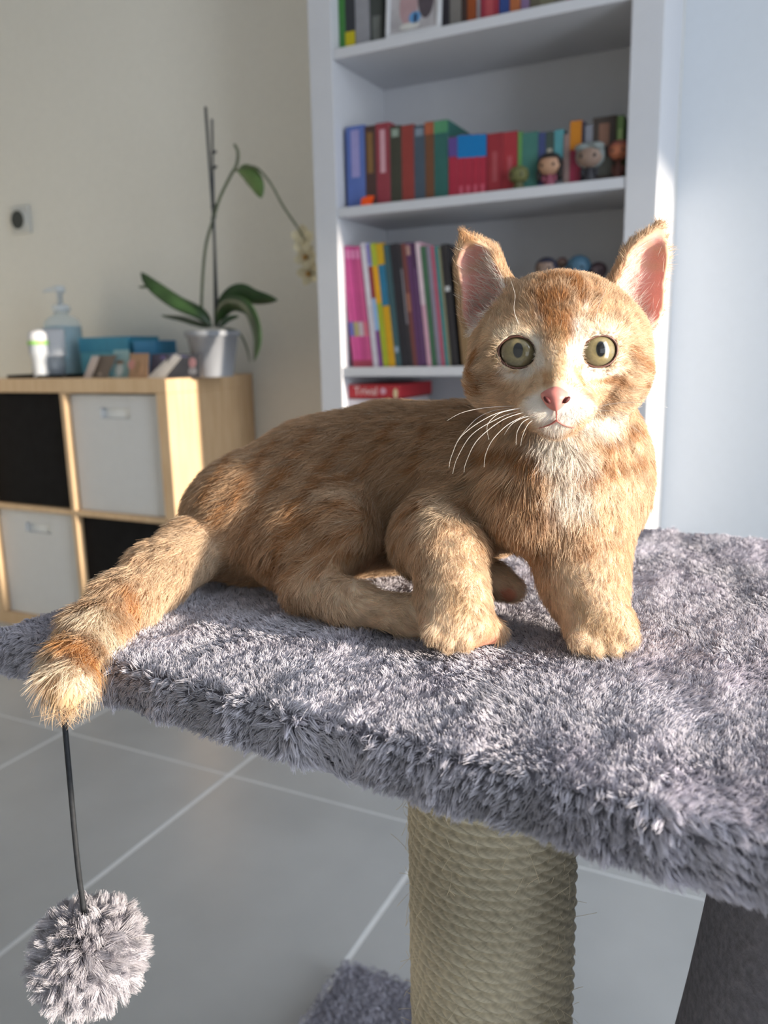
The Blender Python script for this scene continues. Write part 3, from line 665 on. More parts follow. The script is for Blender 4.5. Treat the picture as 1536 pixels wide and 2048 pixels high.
lean = np.stack([nA(top), nB(top), np.zeros(len(top))], 1)*.36 + rng.normal(size=(len(top), 3))*.24
lean[:, 2] = 0
len_top = .0035*(1+.16*nC(top))*rng.uniform(.8, 1.15, len(top))
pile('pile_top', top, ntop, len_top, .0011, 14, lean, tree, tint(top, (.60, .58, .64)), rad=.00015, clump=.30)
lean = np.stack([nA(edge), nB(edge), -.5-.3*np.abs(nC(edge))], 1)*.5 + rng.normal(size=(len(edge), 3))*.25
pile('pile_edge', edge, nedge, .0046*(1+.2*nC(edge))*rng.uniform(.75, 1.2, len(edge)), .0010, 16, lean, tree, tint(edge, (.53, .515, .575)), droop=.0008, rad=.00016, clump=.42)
# pile on the visible corner of the base board
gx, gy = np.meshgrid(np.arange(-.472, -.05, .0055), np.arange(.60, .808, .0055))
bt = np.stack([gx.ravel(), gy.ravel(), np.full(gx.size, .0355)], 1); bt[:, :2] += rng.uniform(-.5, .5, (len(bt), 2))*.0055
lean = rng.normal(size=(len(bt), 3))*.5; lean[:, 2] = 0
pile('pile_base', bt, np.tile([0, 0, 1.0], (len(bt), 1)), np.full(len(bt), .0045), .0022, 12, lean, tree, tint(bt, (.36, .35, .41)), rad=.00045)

# sisal post: rope coils with twisted strands, modelled
def sisal(R0=.0432, z0=.036, z1=.677, zfine=.36):
    pitch = .0061; nth = 420
    zs = np.concatenate([np.arange(z0, zfine, pitch/4), np.arange(zfine, z1, pitch/9), [z1]])
    th = np.linspace(0, 2*np.pi, nth, endpoint=False)
    Z, T = np.meshgrid(zs, th, indexing='ij')
    u = Z/pitch - T/(2*np.pi); row = np.floor(u); d = u-row-.5
    g = np.random.default_rng(5); jit = g.normal(size=4096)
    prof = np.sqrt(np.clip(.26-d*d, 0.003, None))*pitch*.92
    s = (row*2*np.pi+T)*R0
    ph = s/.0090 + d*1.1 + (row*.618 % 1)*1.0
    strand = np.abs(np.sin(np.pi*ph))**.7
    fib = np.sin(ph*40+d*30+np.sin(s*900))*.00006
    r = R0 + prof*1.25 + (strand-.5)*.0018*np.clip(1-3.2*d*d, .2, 1) + fib + .00035*np.sin(s*70+row*2.1)
    V = np.stack([r*np.cos(T), r*np.sin(T), Z], -1).reshape(-1, 3)
    nz_ = len(zs); i = np.arange(nz_-1)[:, None]; j = np.arange(nth)[None]
    Fq = np.stack([i*nth+j, i*nth+(j+1) % nth, (i+1)*nth+(j+1) % nth, (i+1)*nth+j], -1).reshape(-1, 4)
    me = bpy.data.meshes.new('sisal_post'); me.vertices.add(len(V)); me.vertices.foreach_set('co', V.astype(np.float32).ravel())
    me.loops.add(Fq.size); me.loops.foreach_set('vertex_index', Fq.astype(np.int32).ravel())
    me.polygons.add(len(Fq)); me.polygons.foreach_set('loop_start', np.arange(0, Fq.size, 4, dtype=np.int32)); me.polygons.foreach_set('loop_total', np.full(len(Fq), 4, np.int32))
    me.update(calc_edges=True); me.polygons.foreach_set('use_smooth', [True]*len(Fq))
    fibre = .5+.5*np.sin(ph*17+np.sin(s*300+d*9)*2)
    c = np.array([.66, .585, .44])[None]*(.80+.20*fibre.reshape(-1, 1)+.10*np.sin(row.reshape(-1, 1)*12.9))*(.72+.28*np.clip(strand, 0, 1).reshape(-1, 1))  # last factor paints shade into the grooves between strands
    a = me.attributes.new('col', 'FLOAT_COLOR', 'POINT'); a.data.foreach_set('color', np.concatenate([np.clip(c, 0, 1), np.ones((len(c), 1))], 1).astype(np.float32).ravel())
    me.materials.append(attr_mat('sisal_rope', .65))
    o = bpy.data.objects.new('sisal_post', me); link(o, tree); return o
sisal()
# loose sisal fibres
nf = 240
th = rng.uniform(math.radians(170), math.radians(360), nf); zf = rng.uniform(.42, .67, nf)
rootf = np.stack([.0478*np.cos(th), .0478*np.sin(th), zf], 1); outv = np.stack([np.cos(th), np.sin(th), np.zeros(nf)], 1)
tanv = np.stack([-np.sin(th), np.cos(th), np.zeros(nf)], 1)
dirv = unit(outv*rng.uniform(.1, .7, (nf, 1))+tanv*rng.normal(size=(nf, 1))*.8+np.array([0, 0, 1])*rng.normal(size=(nf, 1))*.8)
Lf = rng.uniform(.003, .013, (nf, 1)); bend = rng.normal(size=(nf, 3))*.25
sv = np.linspace(0, 1, 5)
Pf = rootf[:, None]+(dirv*Lf)[:, None]*sv[None, :, None]+(bend*Lf)[:, None]*(sv**2)[None, :, None]
hair_obj('sisal_fibres', Pf, np.full((nf, 5), .00011), np.tile([.74, .64, .46], (nf, 1)), fur_mat('sisal_fibre', .5, .4, .2), tree)

# plush den hanging beside the post, under the platform
dn = empty_loc = None
prof = [(.122, .30), (.130, .36), (.122, .42), (.108, .50), (.098, .58), (.0925, .64), (.091, .678)]
cx_, cy_ = .085, .415
V = []; n = 64
for k, (r_, z_) in enumerate(prof):
    for j in range(n):
        a = 2*math.pi*j/n; rr_ = r_*(1+.012*math.sin(5*a+k)+.008*math.sin(11*a-k*.7)); V.append((cx_+rr_*math.cos(a)-TO[0], cy_+rr_*math.sin(a)-TO[1], z_))
Fc = [(i*n+j, i*n+(j+1) % n, (i+1)*n+(j+1) % n, (i+1)*n+j) for i in range(len(prof)-1) for j in range(n)]+[tuple(range(n))[::-1], tuple((len(prof)-1)*n+j for j in range(n))]
den = mesh_obj('plush_den', V, Fc, M_PLUSH, tree, True); md = den.modifiers.new('sub', 'SUBSURF'); md.levels = 1; md.render_levels = 2

# ================================================================== POM-POM TOY
pc = at(176, 1904, .43)
pt = empty('pompom_toy', tuple(pc)); tag(pt, 'fluffy grey pom-pom hanging on a black elastic cord from the platform', 'cat toy')
pr_ = .0205
ball('core', (0, 0, 0), pr_, M_PLUSH, pt, 24)
up_ = Vector(at(138, 1440, .43))-Vector(pc); up_.z = (PZ0+.001)-pc[2]
tube('cord', smooth_path([(0, 0, .012), (0.0002, 0, .03), (-.0004, 0, .06), (up_.x*.15, up_.y*.2, up_.z)], 6), .0014, mat('black_elastic', (.02, .022, .026), .6, var=.3, scale=300), pt, 10)
n = 560
g = np.arange(n)+.5; ph_ = np.arccos(1-2*g/n); tt_ = np.pi*(1+5**.5)*g
nv = np.stack([np.cos(tt_)*np.sin(ph_), np.sin(tt_)*np.sin(ph_), np.cos(ph_)], 1)
lean = rng.normal(size=(n, 3))*.32
def pile2(): 
    per = 70; roots = nv*pr_*.95; length = .0122*rng.uniform(.75, 1.2, n)*(1-.25*(nv[:, 2] > .93))
    global TO
    return pile('tufts', roots, nv, length, .0013, per, lean, pt, np.tile([.50, .48, .52], (n, 1))*rng.uniform(.85, 1.12, (n, 1)), droop=.0015, rad=.00013, clump=.30)
pile2()

# ================================================================== KITTEN
DT = 0.0     # shifts a run of shapes towards the camera
prims = []   # (fn, lo, hi, k, mode)
def px_m(t): return t/F_PX
def ell(x, y, t, rad, k=.010, rot=0.0, yaw=0.0, mode='add'):
    t += DT; c = at(x, y, t); s = px_m(t); r = np.array(rad, float)*s
    ca, sa = math.cos(math.radians(rot)), math.sin(math.radians(rot))
    ax = RT*ca - UP*sa; ay = RT*sa + UP*ca; az = FW      # rot: clockwise degrees in the picture
    if yaw:
        cy_, sy_ = math.cos(math.radians(yaw)), math.sin(math.radians(yaw)); ax, az = ax*cy_+az*sy_, -ax*sy_+az*cy_
    A = np.stack([ax, ay, az])
    def fn(P):
        q = (P-c) @ A.T; k0 = np.linalg.norm(q/r, axis=-1); k1 = np.linalg.norm(q/(r*r), axis=-1)
        return k0*(k0-1)/np.maximum(k1, 1e-9)
    R_ = r.max(); prims.append((fn, c-R_, c+R_, k, mode)); return c
def cap(p0, r0, p1, r1, k=.010, mode='add'):
    p0 = (p0[0], p0[1], p0[2]+DT); p1 = (p1[0], p1[1], p1[2]+DT)
    a = at(*p0); b = at(*p1); R0 = r0*px_m(p0[2]); R1 = r1*px_m(p1[2]); ba = b-a; L2 = ba @ ba
    def fn(P):
        pa = P-a; h = np.clip((pa @ ba)/L2, 0, 1); return np.linalg.norm(pa-h[..., None]*ba, axis=-1)-(R0+(R1-R0)*h)
    m_ = max(R0, R1); prims.append((fn, np.minimum(a, b)-m_, np.maximum(a, b)+m_, k, mode))
def chain(pts, k=.010):
    for (p, r), (q, s) in zip(pts[:-1], pts[1:]): cap(p, r, q, s, k)

# torso
chain([((1085, 950, .438), 118), ((930, 965, .474), 142), ((780, 975, .500), 152), ((640, 1000, .508), 145), ((545, 1030, .505), 128)], .02)
ell(490, 1045, .498, (120, 112, 125), .02)
# chest, neck, shoulders
DT = -.017
ell(1110, 995, .425, (138, 118, 120), .015)
cap((1122, 770, .428), 118, (1118, 930, .434), 140, .018)
ell(1222, 925, .440, (70, 120, 100), .015, rot=-8)
ell(945, 1005, .452, (95, 105, 95), .015)
DT = 0.0
# near hind leg: thigh, knee, shin, foot
ell(628, 1075, .462, (128, 100, 85), .014, rot=-28)
ell(690, 1040, .448, (52, 62, 52), .014)
cap((700, 1070, .444), 46, (628, 1165, .440), 46, .010)
chain([((612, 1180, .437), 44), ((700, 1208, .420), 42), ((820, 1238, .402), 38), ((935, 1260, .389), 34), ((985, 1264, .385), 27)], .009)
# far hind paw peeping between the forelegs
chain([((900, 1130, .440), 30), ((985, 1160, .424), 30), ((1022, 1178, .420), 27)], .008)
# foreleg that hangs over the hind foot
ell(848, 1085, .425, (66, 74, 66), .012)
chain([((880, 1050, .418), 62), ((895, 1110, .402), 60), ((905, 1190, .386), 56), ((912, 1235, .376), 58)], .012)
ell(912, 1245, .373, (64, 44, 46), .008)
for tx, ty in ((866, 1262), (896, 1278), (930, 1276), (955, 1255)): ell(tx, ty, .367, (19, 23, 24), .0025)
# standing foreleg
chain([((1190, 1010, .411), 82), ((1165, 1110, .398), 74), ((1168, 1170, .392), 66), ((1190, 1230, .380), 60)], .014)
ell(1203, 1255, .374, (68, 46, 54), .008)
for tx, ty in ((1158, 1278), (1188, 1293), (1225, 1292), (1256, 1274)): ell(tx, ty, .366, (21, 22, 24), .0025)
# tail
TAIL = [((450, 1085, .492), 54), ((385, 1098, .472), 56), ((320, 1146, .450), 54), ((250, 1206, .425), 52), ((190, 1264, .400), 48), ((150, 1328, .372), 42), ((136, 1370, .355), 36), ((132, 1398, .349), 20)]
chain(TAIL, .008)
# head
DT = -.017
ell(1119, 695, .410, (176, 128, 150), .010)
ell(1112, 652, .412, (120, 90, 120), .012)
ell(1012, 762, .404, (72, 60, 84), .012); ell(1222, 760, .402, (70, 60, 84), .012)
cap((1116, 668, .386), 40, (1114, 720, .3775), 33, .010); cap((1114, 720, .3775), 33, (1113, 780, .365), 24, .008)
ell(1035, 664, .388, (50, 18, 30), .008, rot=-8); ell(1198, 660, .388, (50, 18, 30), .008, rot=8)
ell(1082, 812, .371, (42, 28, 36), .008, rot=-8); ell(1146, 811, .371, (42, 28, 36), .008, rot=8)
ell(1112, 846, .378, (34, 24, 32), .008)
ell(1112, 800, .384, (78, 56, 50), .010)
# ears
chain([((985, 612, .422), 66), ((955, 525, .419), 40), ((925, 466, .416), 7)], .007)
chain([((1262, 606, .422), 66), ((1291, 515, .419), 41), ((1320, 452, .416), 12)], .007)
EARC = [[((966, 612, .4125), 56), ((945, 528, .4105), 37), ((921, 478, .4095), 5)], [((1281, 606, .4125), 56), ((1301, 518, .4105), 37), ((1325, 466, .4095), 10)]]
for e_ in EARC:
    for (p, r), (q, r2) in zip(e_[:-1], e_[1:]): cap(p, r, q, r2, .003, 'sub')
EYES = [(1035, 706, 49, 37), (1197, 703, 49, 36.5)]
# mouth crease and toe clefts
for p, q in (((1112, 826, .352), (1112, 845, .358)), ((1112, 845, .356), (1070, 852, .362)), ((1112, 845, .356), (1152, 851, .362))): cap(p, 6, q, 6, .002, 'sub')

DT = 0.0
H_ = .0016
lo = np.min([p[1] for p in prims if p[4] == 'add'], 0)-.008; hi = np.max([p[2] for p in prims if p[4] == 'add'], 0)+.008
dims = np.ceil((hi-lo)/H_).astype(int)+1
Fd = np.full(dims, .05, np.float32)
axs = [lo[i]+np.arange(dims[i])*H_ for i in range(3)]
for fn, a, b, k, mode in prims:
    pad = .014+k
    i0 = np.clip(((a-pad-lo)/H_).astype(int), 0, dims-1); i1 = np.clip(((b+pad-lo)/H_).astype(int)+2, 0, dims)
    sl = tuple(slice(i0[i], i1[i]) for i in range(3))
    G = np.stack(np.meshgrid(*[axs[i][sl[i]] for i in range(3)], indexing='ij'), -1)
    d = fn(G).astype(np.float32); f0 = Fd[sl]
    if mode == 'add':
        h = np.clip(.5+.5*(f0-d)/k, 0, 1); Fd[sl] = f0*(1-h)+d*h-k*h*(1-h)
    else:
        h = np.clip(.5-.5*(f0+d)/k, 0, 1); Fd[sl] = f0*(1-h)-d*h+k*h*(1-h)
# eyeballs: set behind the finished surface so that each lid opening comes out round
def fsample(p):
    q = (p-lo)/H_; i = np.floor(q).astype(int); f = q-i; v = 0
    for a in (0, 1):
        for b in (0, 1):
            for c in (0, 1): v += Fd[i[0]+a, i[1]+b, i[2]+c]*(f[0] if a else 1-f[0])*(f[1] if b else 1-f[1])*(f[2] if c else 1-f[2])
    return v
EYC, EYG = [], []
for ex, ey, rpx, opx in EYES:
    t = .32
    while fsample(at(ex, ey, t)) > 0 and t < .42: t += .0003
    p = at(ex, ey, t); g = np.array([fsample(p+d)-fsample(p-d) for d in np.eye(3)*.004]); g /= np.linalg.norm(g)
    g = g*.55 - FW*.45; g /= np.linalg.norm(g)
    r = rpx*px_m(t); c = p - g*math.sqrt(rpx**2-opx**2)*px_m(t); EYC.append((c, r)); EYG.append(g)
    rl = r+.0016; i0 = ((c-rl-.006-lo)/H_).astype(int); i1 = ((c+rl+.006-lo)/H_).astype(int)+2
    sl = tuple(slice(i0[i], i1[i]) for i in range(3))
    G = np.stack(np.meshgrid(*[axs[i][sl[i]] for i in range(3)], indexing='ij'), -1)-c
    sd_ = np.linalg.norm(G, axis=-1); f0 = Fd[sl]
    d = sd_-rl; k = .004; h = np.clip(.5+.5*(f0-d)/k, 0, 1); f0 = f0*(1-h)+d*h-k*h*(1-h)
    tl_ = math.radians(13 if ex < 1112 else -13); vx = RT*math.cos(tl_)-UP*math.sin(tl_); vx = vx-g*(vx @ g); vx /= np.linalg.norm(vx); vy = np.cross(g, vx)
    qx, qy = (G @ vx)/(opx*1.03*px_m(t)), (G @ vy)/(opx*.84*px_m(t))
    cyl = np.where(G @ g > 0, (np.sqrt(qx*qx+qy*qy)-1)*opx*.9*px_m(t), .02)
    d = np.minimum(sd_-(r+.0002), cyl); k = .0008; h = np.clip(.5-.5*(f0+d)/k, 0, 1); Fd[sl] = f0*(1-h)-d*h+k*h*(1-h)
# flatten under-side on the platform
zz = axs[2][None, None, :]; xx = axs[0][:, None, None]; yy = axs[1][None, :, None]
onp = (yy > PIV[1]+(xx-PIV[0])*math.tan(PA)+.004)
flo = (PZ1+.0035)-zz
Fd = np.where(onp, np.maximum(Fd, flo), Fd).astype(np.float32)

def surface_nets(Fd, lo, h):
    ins = Fd < 0; nx, ny, nz = Fd.shape
    cnt = np.zeros((nx-1, ny-1, nz-1), np.int8)
    for dx in (0, 1):
        for dy in (0, 1):
            for dz in (0, 1): cnt += ins[dx:nx-1+dx, dy:ny-1+dy, dz:nz-1+dz]
    cells = np.argwhere((cnt > 0) & (cnt < 8)); idx = -np.ones(cnt.shape, np.int64); idx[tuple(cells.T)] = np.arange(len(cells))
    acc = np.zeros((len(cells), 3)); num = np.zeros(len(cells))
    cor = [(a, b, c) for a in (0, 1) for b in (0, 1) for c in (0, 1)]
    for a in cor:
        for ax in range(3):
            if a[ax]: continue
            b = list(a); b[ax] = 1
            va = Fd[tuple((cells+a).T)]; vb = Fd[tuple((cells+b).T)]; m = (va < 0) != (vb < 0)
            t = np.where(m, va/np.where(m, va-vb, 1), 0); p = np.tile(np.array(a, float), (len(cells), 1)); p[:, ax] = t
            acc[m] += p[m]; num += m
    V = (cells+acc/num[:, None])*h+lo
    Q = []
    for ax in range(3):
        s0 = [slice(None)]*3; s1 = [slice(None)]*3; s0[ax] = slice(0, -1); s1[ax] = slice(1, None)
        A = ins[tuple(s0)]; Bm = ins[tuple(s1)]; e = np.argwhere(A != Bm)
        o1, o2 = [(1, 2), (2, 0), (0, 1)][ax]
        ok = (e[:, o1] > 0) & (e[:, o2] > 0) & (e[:, o1] < Fd.shape[o1]-1) & (e[:, o2] < Fd.shape[o2]-1); e = e[ok]
        def cell(d1, d2):
            c = e.copy(); c[:, o1] += d1; c[:, o2] += d2; return idx[tuple(c.T)]
        q = np.stack([cell(-1, -1), cell(0, -1), cell(0, 0), cell(-1, 0)], 1)
        fl_ = ~A[tuple(e.T)]; q[fl_] = q[fl_][:, ::-1]; Q.append(q)
    return V, np.concatenate(Q)
KV, KQ = surface_nets(Fd, lo, H_)
bvh = BVHTree.FromPolygons([tuple(v) for v in KV], [tuple(int(i) for i in q) for q in KQ])
def hit(x, y):
    r = ray(x, y); r = r/np.linalg.norm(r); res = bvh.ray_cast(Vector(CAM), Vector(r))
    return (np.array(res[0]), np.array(res[1])) if res[0] is not None else (None, None)
# vertex normals
e1 = KV[KQ[:, 1]]-KV[KQ[:, 0]]; e2 = KV[KQ[:, 3]]-KV[KQ[:, 0]]; fn_ = np.cross(e1, e2)
VN = np.zeros_like(KV)
for c in range(4): np.add.at(VN, KQ[:, c], fn_)
VN = unit(VN)

# ---- coat colours (linear albedo)
GING = np.array([.64, .455, .30]); DARK = np.array([.42, .205, .080]); CREAM = np.array([.79, .635, .47]); WHITE = np.array([.86, .81, .75])
PALE = np.array([.80, .70, .56]); TAN = np.array([.50, .34, .19]); RUST = np.array([.60, .30, .11]); PINK = np.array([.72, .36, .32]); BODY = np.array([.51, .335, .205])
strokes = []
def st(pts, r, col, s=1.0, soft=.6): strokes.append((pts, r, col, s, soft))
# broad fields first
st([(480, 960), (600, 900), (760, 850), (880, 840), (560, 1050), (700, 960), (840, 930), (450, 1040)], 120, BODY, .9, .9)
st([(880, 1030), (915, 1110), (905, 1190), (900, 1260)], 55, CREAM, .8)
st([(1200, 1010), (1170, 1110), (1180, 1180), (1210, 1270)], 70, CREAM, .75)
st([(640, 1185), (740, 1215), (830, 1245)], 50, CREAM, .7)
st([(400, 1110), (350, 1150), (300, 1180)], 60, CREAM*.92, .7)
st([(1000, 720), (1230, 720), (1240, 800), (990, 810)], 70, CREAM, .45)
st([(960, 1160), (1030, 1180)], 40, CREAM, .8)
st([(1270, 900), (1260, 1000)], 60, CREAM, .7)
# white; the patch under the right cheek is sunlight painted into the coat
for p, r in (([(1075, 815), (1100, 825)], 30), ([(1130, 825), (1160, 818)], 32), ([(1112, 850), (1112, 880)], 36), ([(1120, 890), (1150, 930), (1140, 985)], 44), ([(1180, 840), (1230, 850)], 26),
             ([(1073, 688), (1080, 735)], 13), ([(1148, 700), (1155, 650)], 17), ([(1005, 744), (1035, 752), (1068, 742)], 10), ([(1170, 744), (1200, 750), (1230, 738)], 10),
             ([(1080, 640), (1084, 612)], 7), ([(1165, 645), (1168, 618)], 9)): st(p, r, WHITE, .85)
st([(1010, 668), (1040, 655), (1062, 668)], 13, PALE, .8); st([(1180, 660), (1215, 655)], 18, PALE, .8)
# dark markings of head, with shading stripes painted in beside the nose
for p, r, s in (([(1108, 560), (1110, 600), (1118, 640), (1120, 665)], 24, .75), ([(1085, 575), (1090, 625)], 9, .6), ([(1148, 560), (1158, 605)], 12, .7), ([(1062, 590), (1070, 640)], 7, .4),
                ([(1190, 570), (1196, 620)], 6, .35), ([(957, 698), (944, 738), (952, 760)], 11, .7), ([(948, 790), (968, 782)], 10, .7), ([(1000, 745), (985, 760), (1010, 775)], 8, .4),
                ([(1266, 698), (1284, 728), (1303, 738)], 10, .6), ([(1185, 765), (1230, 757), (1275, 776), (1295, 770)], 7, .55), ([(1150, 742), (1166, 766)], 8, .5), ([(1082, 742), (1096, 765)], 8, .5),
                ([(1170, 790), (1215, 792)], 8, .3), ([(1215, 885), (1265, 855), (1300, 838)], 8, .55), ([(1165, 950), (1235, 925), (1300, 912)], 13, .6),
                ([(975, 890), (1030, 905), (1060, 925)], 16, .6), ([(1000, 960), (1060, 985), (1100, 1010)], 13, .4), ([(930, 1000), (1000, 1035), (1060, 1060)], 10, .45), ([(1000, 1080), (1060, 1095), (1100, 1080)], 16, .5),
                ([(1090, 1105), (1160, 1098), (1235, 1085)], 7, .4), ([(1080, 1050), (1150, 1060), (1250, 1040)], 7, .3),
                ([(785, 1060), (815, 1020), (850, 1008)], 7, .55), ([(782, 1090), (815, 1050), (850, 1035)], 5, .45), ([(795, 1125), (830, 1080)], 6, .45), ([(830, 1150), (850, 1110)], 5, .3)): st(p, r*1.1, DARK, min(.95, s*1.35))
st([(1118, 670), (1117, 745)], 13, TAN, .7)
st([(912, 1180), (930, 1225)], 20, TAN, .65); st([(1150, 1180), (1165, 1215)], 13, TAN, .55); st([(1190, 1240), (1220, 1262)], 26, TAN, .6)
for p in ([(480, 905), (420, 985)], [(560, 880), (480, 985), (445, 1030)], [(640, 860), (560, 960), (500, 1060)], [(715, 870), (640, 960), (570, 1070)], [(545, 1125), (600, 1050), (680, 1005), (730, 1010)],
          [(590, 1140), (640, 1085), (720, 1060)], [(625, 1150), (660, 1110), (735, 1090)], [(800, 850), (740, 930), (690, 960)], [(870, 860), (830, 940)], [(540, 980), (600, 930)], [(600, 1000), (660, 960)]): st(p, 10, DARK, .7)
st([(640, 985), (700, 985), (720, 1000)], 12, CREAM, .5)  # small sunlit spot at the knee, painted into the coat
# tail rings
for p, r, c, s in (([(262, 1180), (270, 1225), (285, 1262)], 17, RUST, .7), ([(185, 1225), (205, 1262), (240, 1300)], 26, PALE, .9), ([(130, 1275), (165, 1300), (195, 1335)], 15, RUST, .85),
                   ([(100, 1320), (140, 1345), (180, 1375)], 22, PALE, .85), ([(105, 1385), (140, 1405), (165, 1420)], 24, TAN, .8)): st(p, r, c, s)
st([(926, 468), (938, 490)], 12, RUST, .6)
SAMP = []
for pts, r, c, s, soft in strokes:
    P3 = []
    for i in range(len(pts)):
        nxt = pts[min(i+1, len(pts)-1)]; m_ = max(1, int(math.dist(pts[i], nxt)/max(r*.8, 6)))
        for j in range(m_):
            q = (pts[i][0]+(nxt[0]-pts[i][0])*j/m_, pts[i][1]+(nxt[1]-pts[i][1])*j/m_); h_, _ = hit(*q)
            if h_ is not None: P3.append(h_)
    if P3: SAMP.append((np.array(P3), r*px_m(np.linalg.norm(P3[0]-CAM)), c, s, soft))
n1, n2 = Noise(.006, 11), Noise(.02, 12)
def coat(P):
    C = np.tile(GING, (len(P), 1)); w_ = n1(P)*.0009
    C *= (1+.06*n2(P))[:, None]
    for q, r, c, s, soft in SAMP:
        near = np.flatnonzero(((P > q.min(0)-r*2.2) & (P < q.max(0)+r*2.2)).all(1))
        if not len(near): continue
        d = np.sqrt(((P[near, None]-q[None])**2).sum(2).min(1))+w_[near]
        a = np.clip((r*(1+soft)-d)/(r*2*soft), 0, 1); a = (a*a*(3-2*a)*s)[:, None]
        C[near] = C[near]*(1-a)+c*a
    return C
def near_cap(P, p0, r0, p1, r1):
    p0 = (p0[0], p0[1], p0[2]-.017); p1 = (p1[0], p1[1], p1[2]-.017)
    a = at(*p0); b = at(*p1); ba = b-a; h = np.clip(((P-a) @ ba)/(ba @ ba), 0, 1)
    return np.linalg.norm(P-a-h[:, None]*ba, axis=1)-(r0+(r1-r0)*h)*px_m(p0[2])
def ear_in(P): return np.min([near_cap(P, *a, *b) for e_ in EARC for a, b in zip(e_[:-1], e_[1:])], 0)
NOSE = hit(1112, 795)[0]
PADS = [hit(978, 1284)[0], hit(962, 1290)[0], hit(1015, 1192)[0]]
cv = coat(KV)*.9
ei = ear_in(KV); a = np.clip((.0012-ei)/.0012, 0, 1)[:, None]; cv = cv*(1-a)+PINK*a
for c, r in EYC:
    d = np.linalg.norm(KV-c, axis=1); a = np.clip((r*1.07-d)/(r*.05), 0, 1)[:, None]; cv = cv*(1-a)+np.array([.20, .10, .075])*a
for p in PADS:
    if p is not None:
        a = np.clip((.0062-np.linalg.norm(KV-p, axis=1))/.003, 0, 1)[:, None]; cv = cv*(1-a)+np.array([.55, .24, .17])*a

kit = empty('kitten', tuple(at(800, 1200, .42)[:2])+(PZ1,)); tag(kit, 'ginger tabby kitten with white chin lying on the grey plush platform', 'kitten')
KO = np.array(kit.location)
me = bpy.data.meshes.new('body'); me.vertices.add(len(KV)); me.vertices.foreach_set('co', (KV-KO).astype(np.float32).ravel())
me.loops.add(KQ.size); me.loops.foreach_set('vertex_index', KQ.astype(np.int32).ravel())
me.polygons.add(len(KQ)); me.polygons.foreach_set('loop_start', np.arange(0, KQ.size, 4, dtype=np.int32)); me.polygons.foreach_set('loop_total', np.full(len(KQ), 4, np.int32))
me.update(calc_edges=True); me.polygons.foreach_set('use_smooth', [True]*len(KQ))
a_ = me.attributes.new('col', 'FLOAT_COLOR', 'POINT'); a_.data.foreach_set('color', np.concatenate([np.clip(cv, 0, 1), np.ones((len(cv), 1))], 1).astype(np.float32).ravel())
mbody = attr_mat('kitten_skin', .8); mbody.node_tree.nodes['Principled BSDF'].inputs['Subsurface Weight'].default_value = .3
mbody.node_tree.nodes['Principled BSDF'].inputs['Subsurface Scale'].default_value = .004
mbody.node_tree.nodes['Principled BSDF'].inputs['Subsurface Radius'].default_value = (1, .35, .2)
me.materials.append(mbody)
body = bpy.data.objects.new('body', me); link(body, kit)

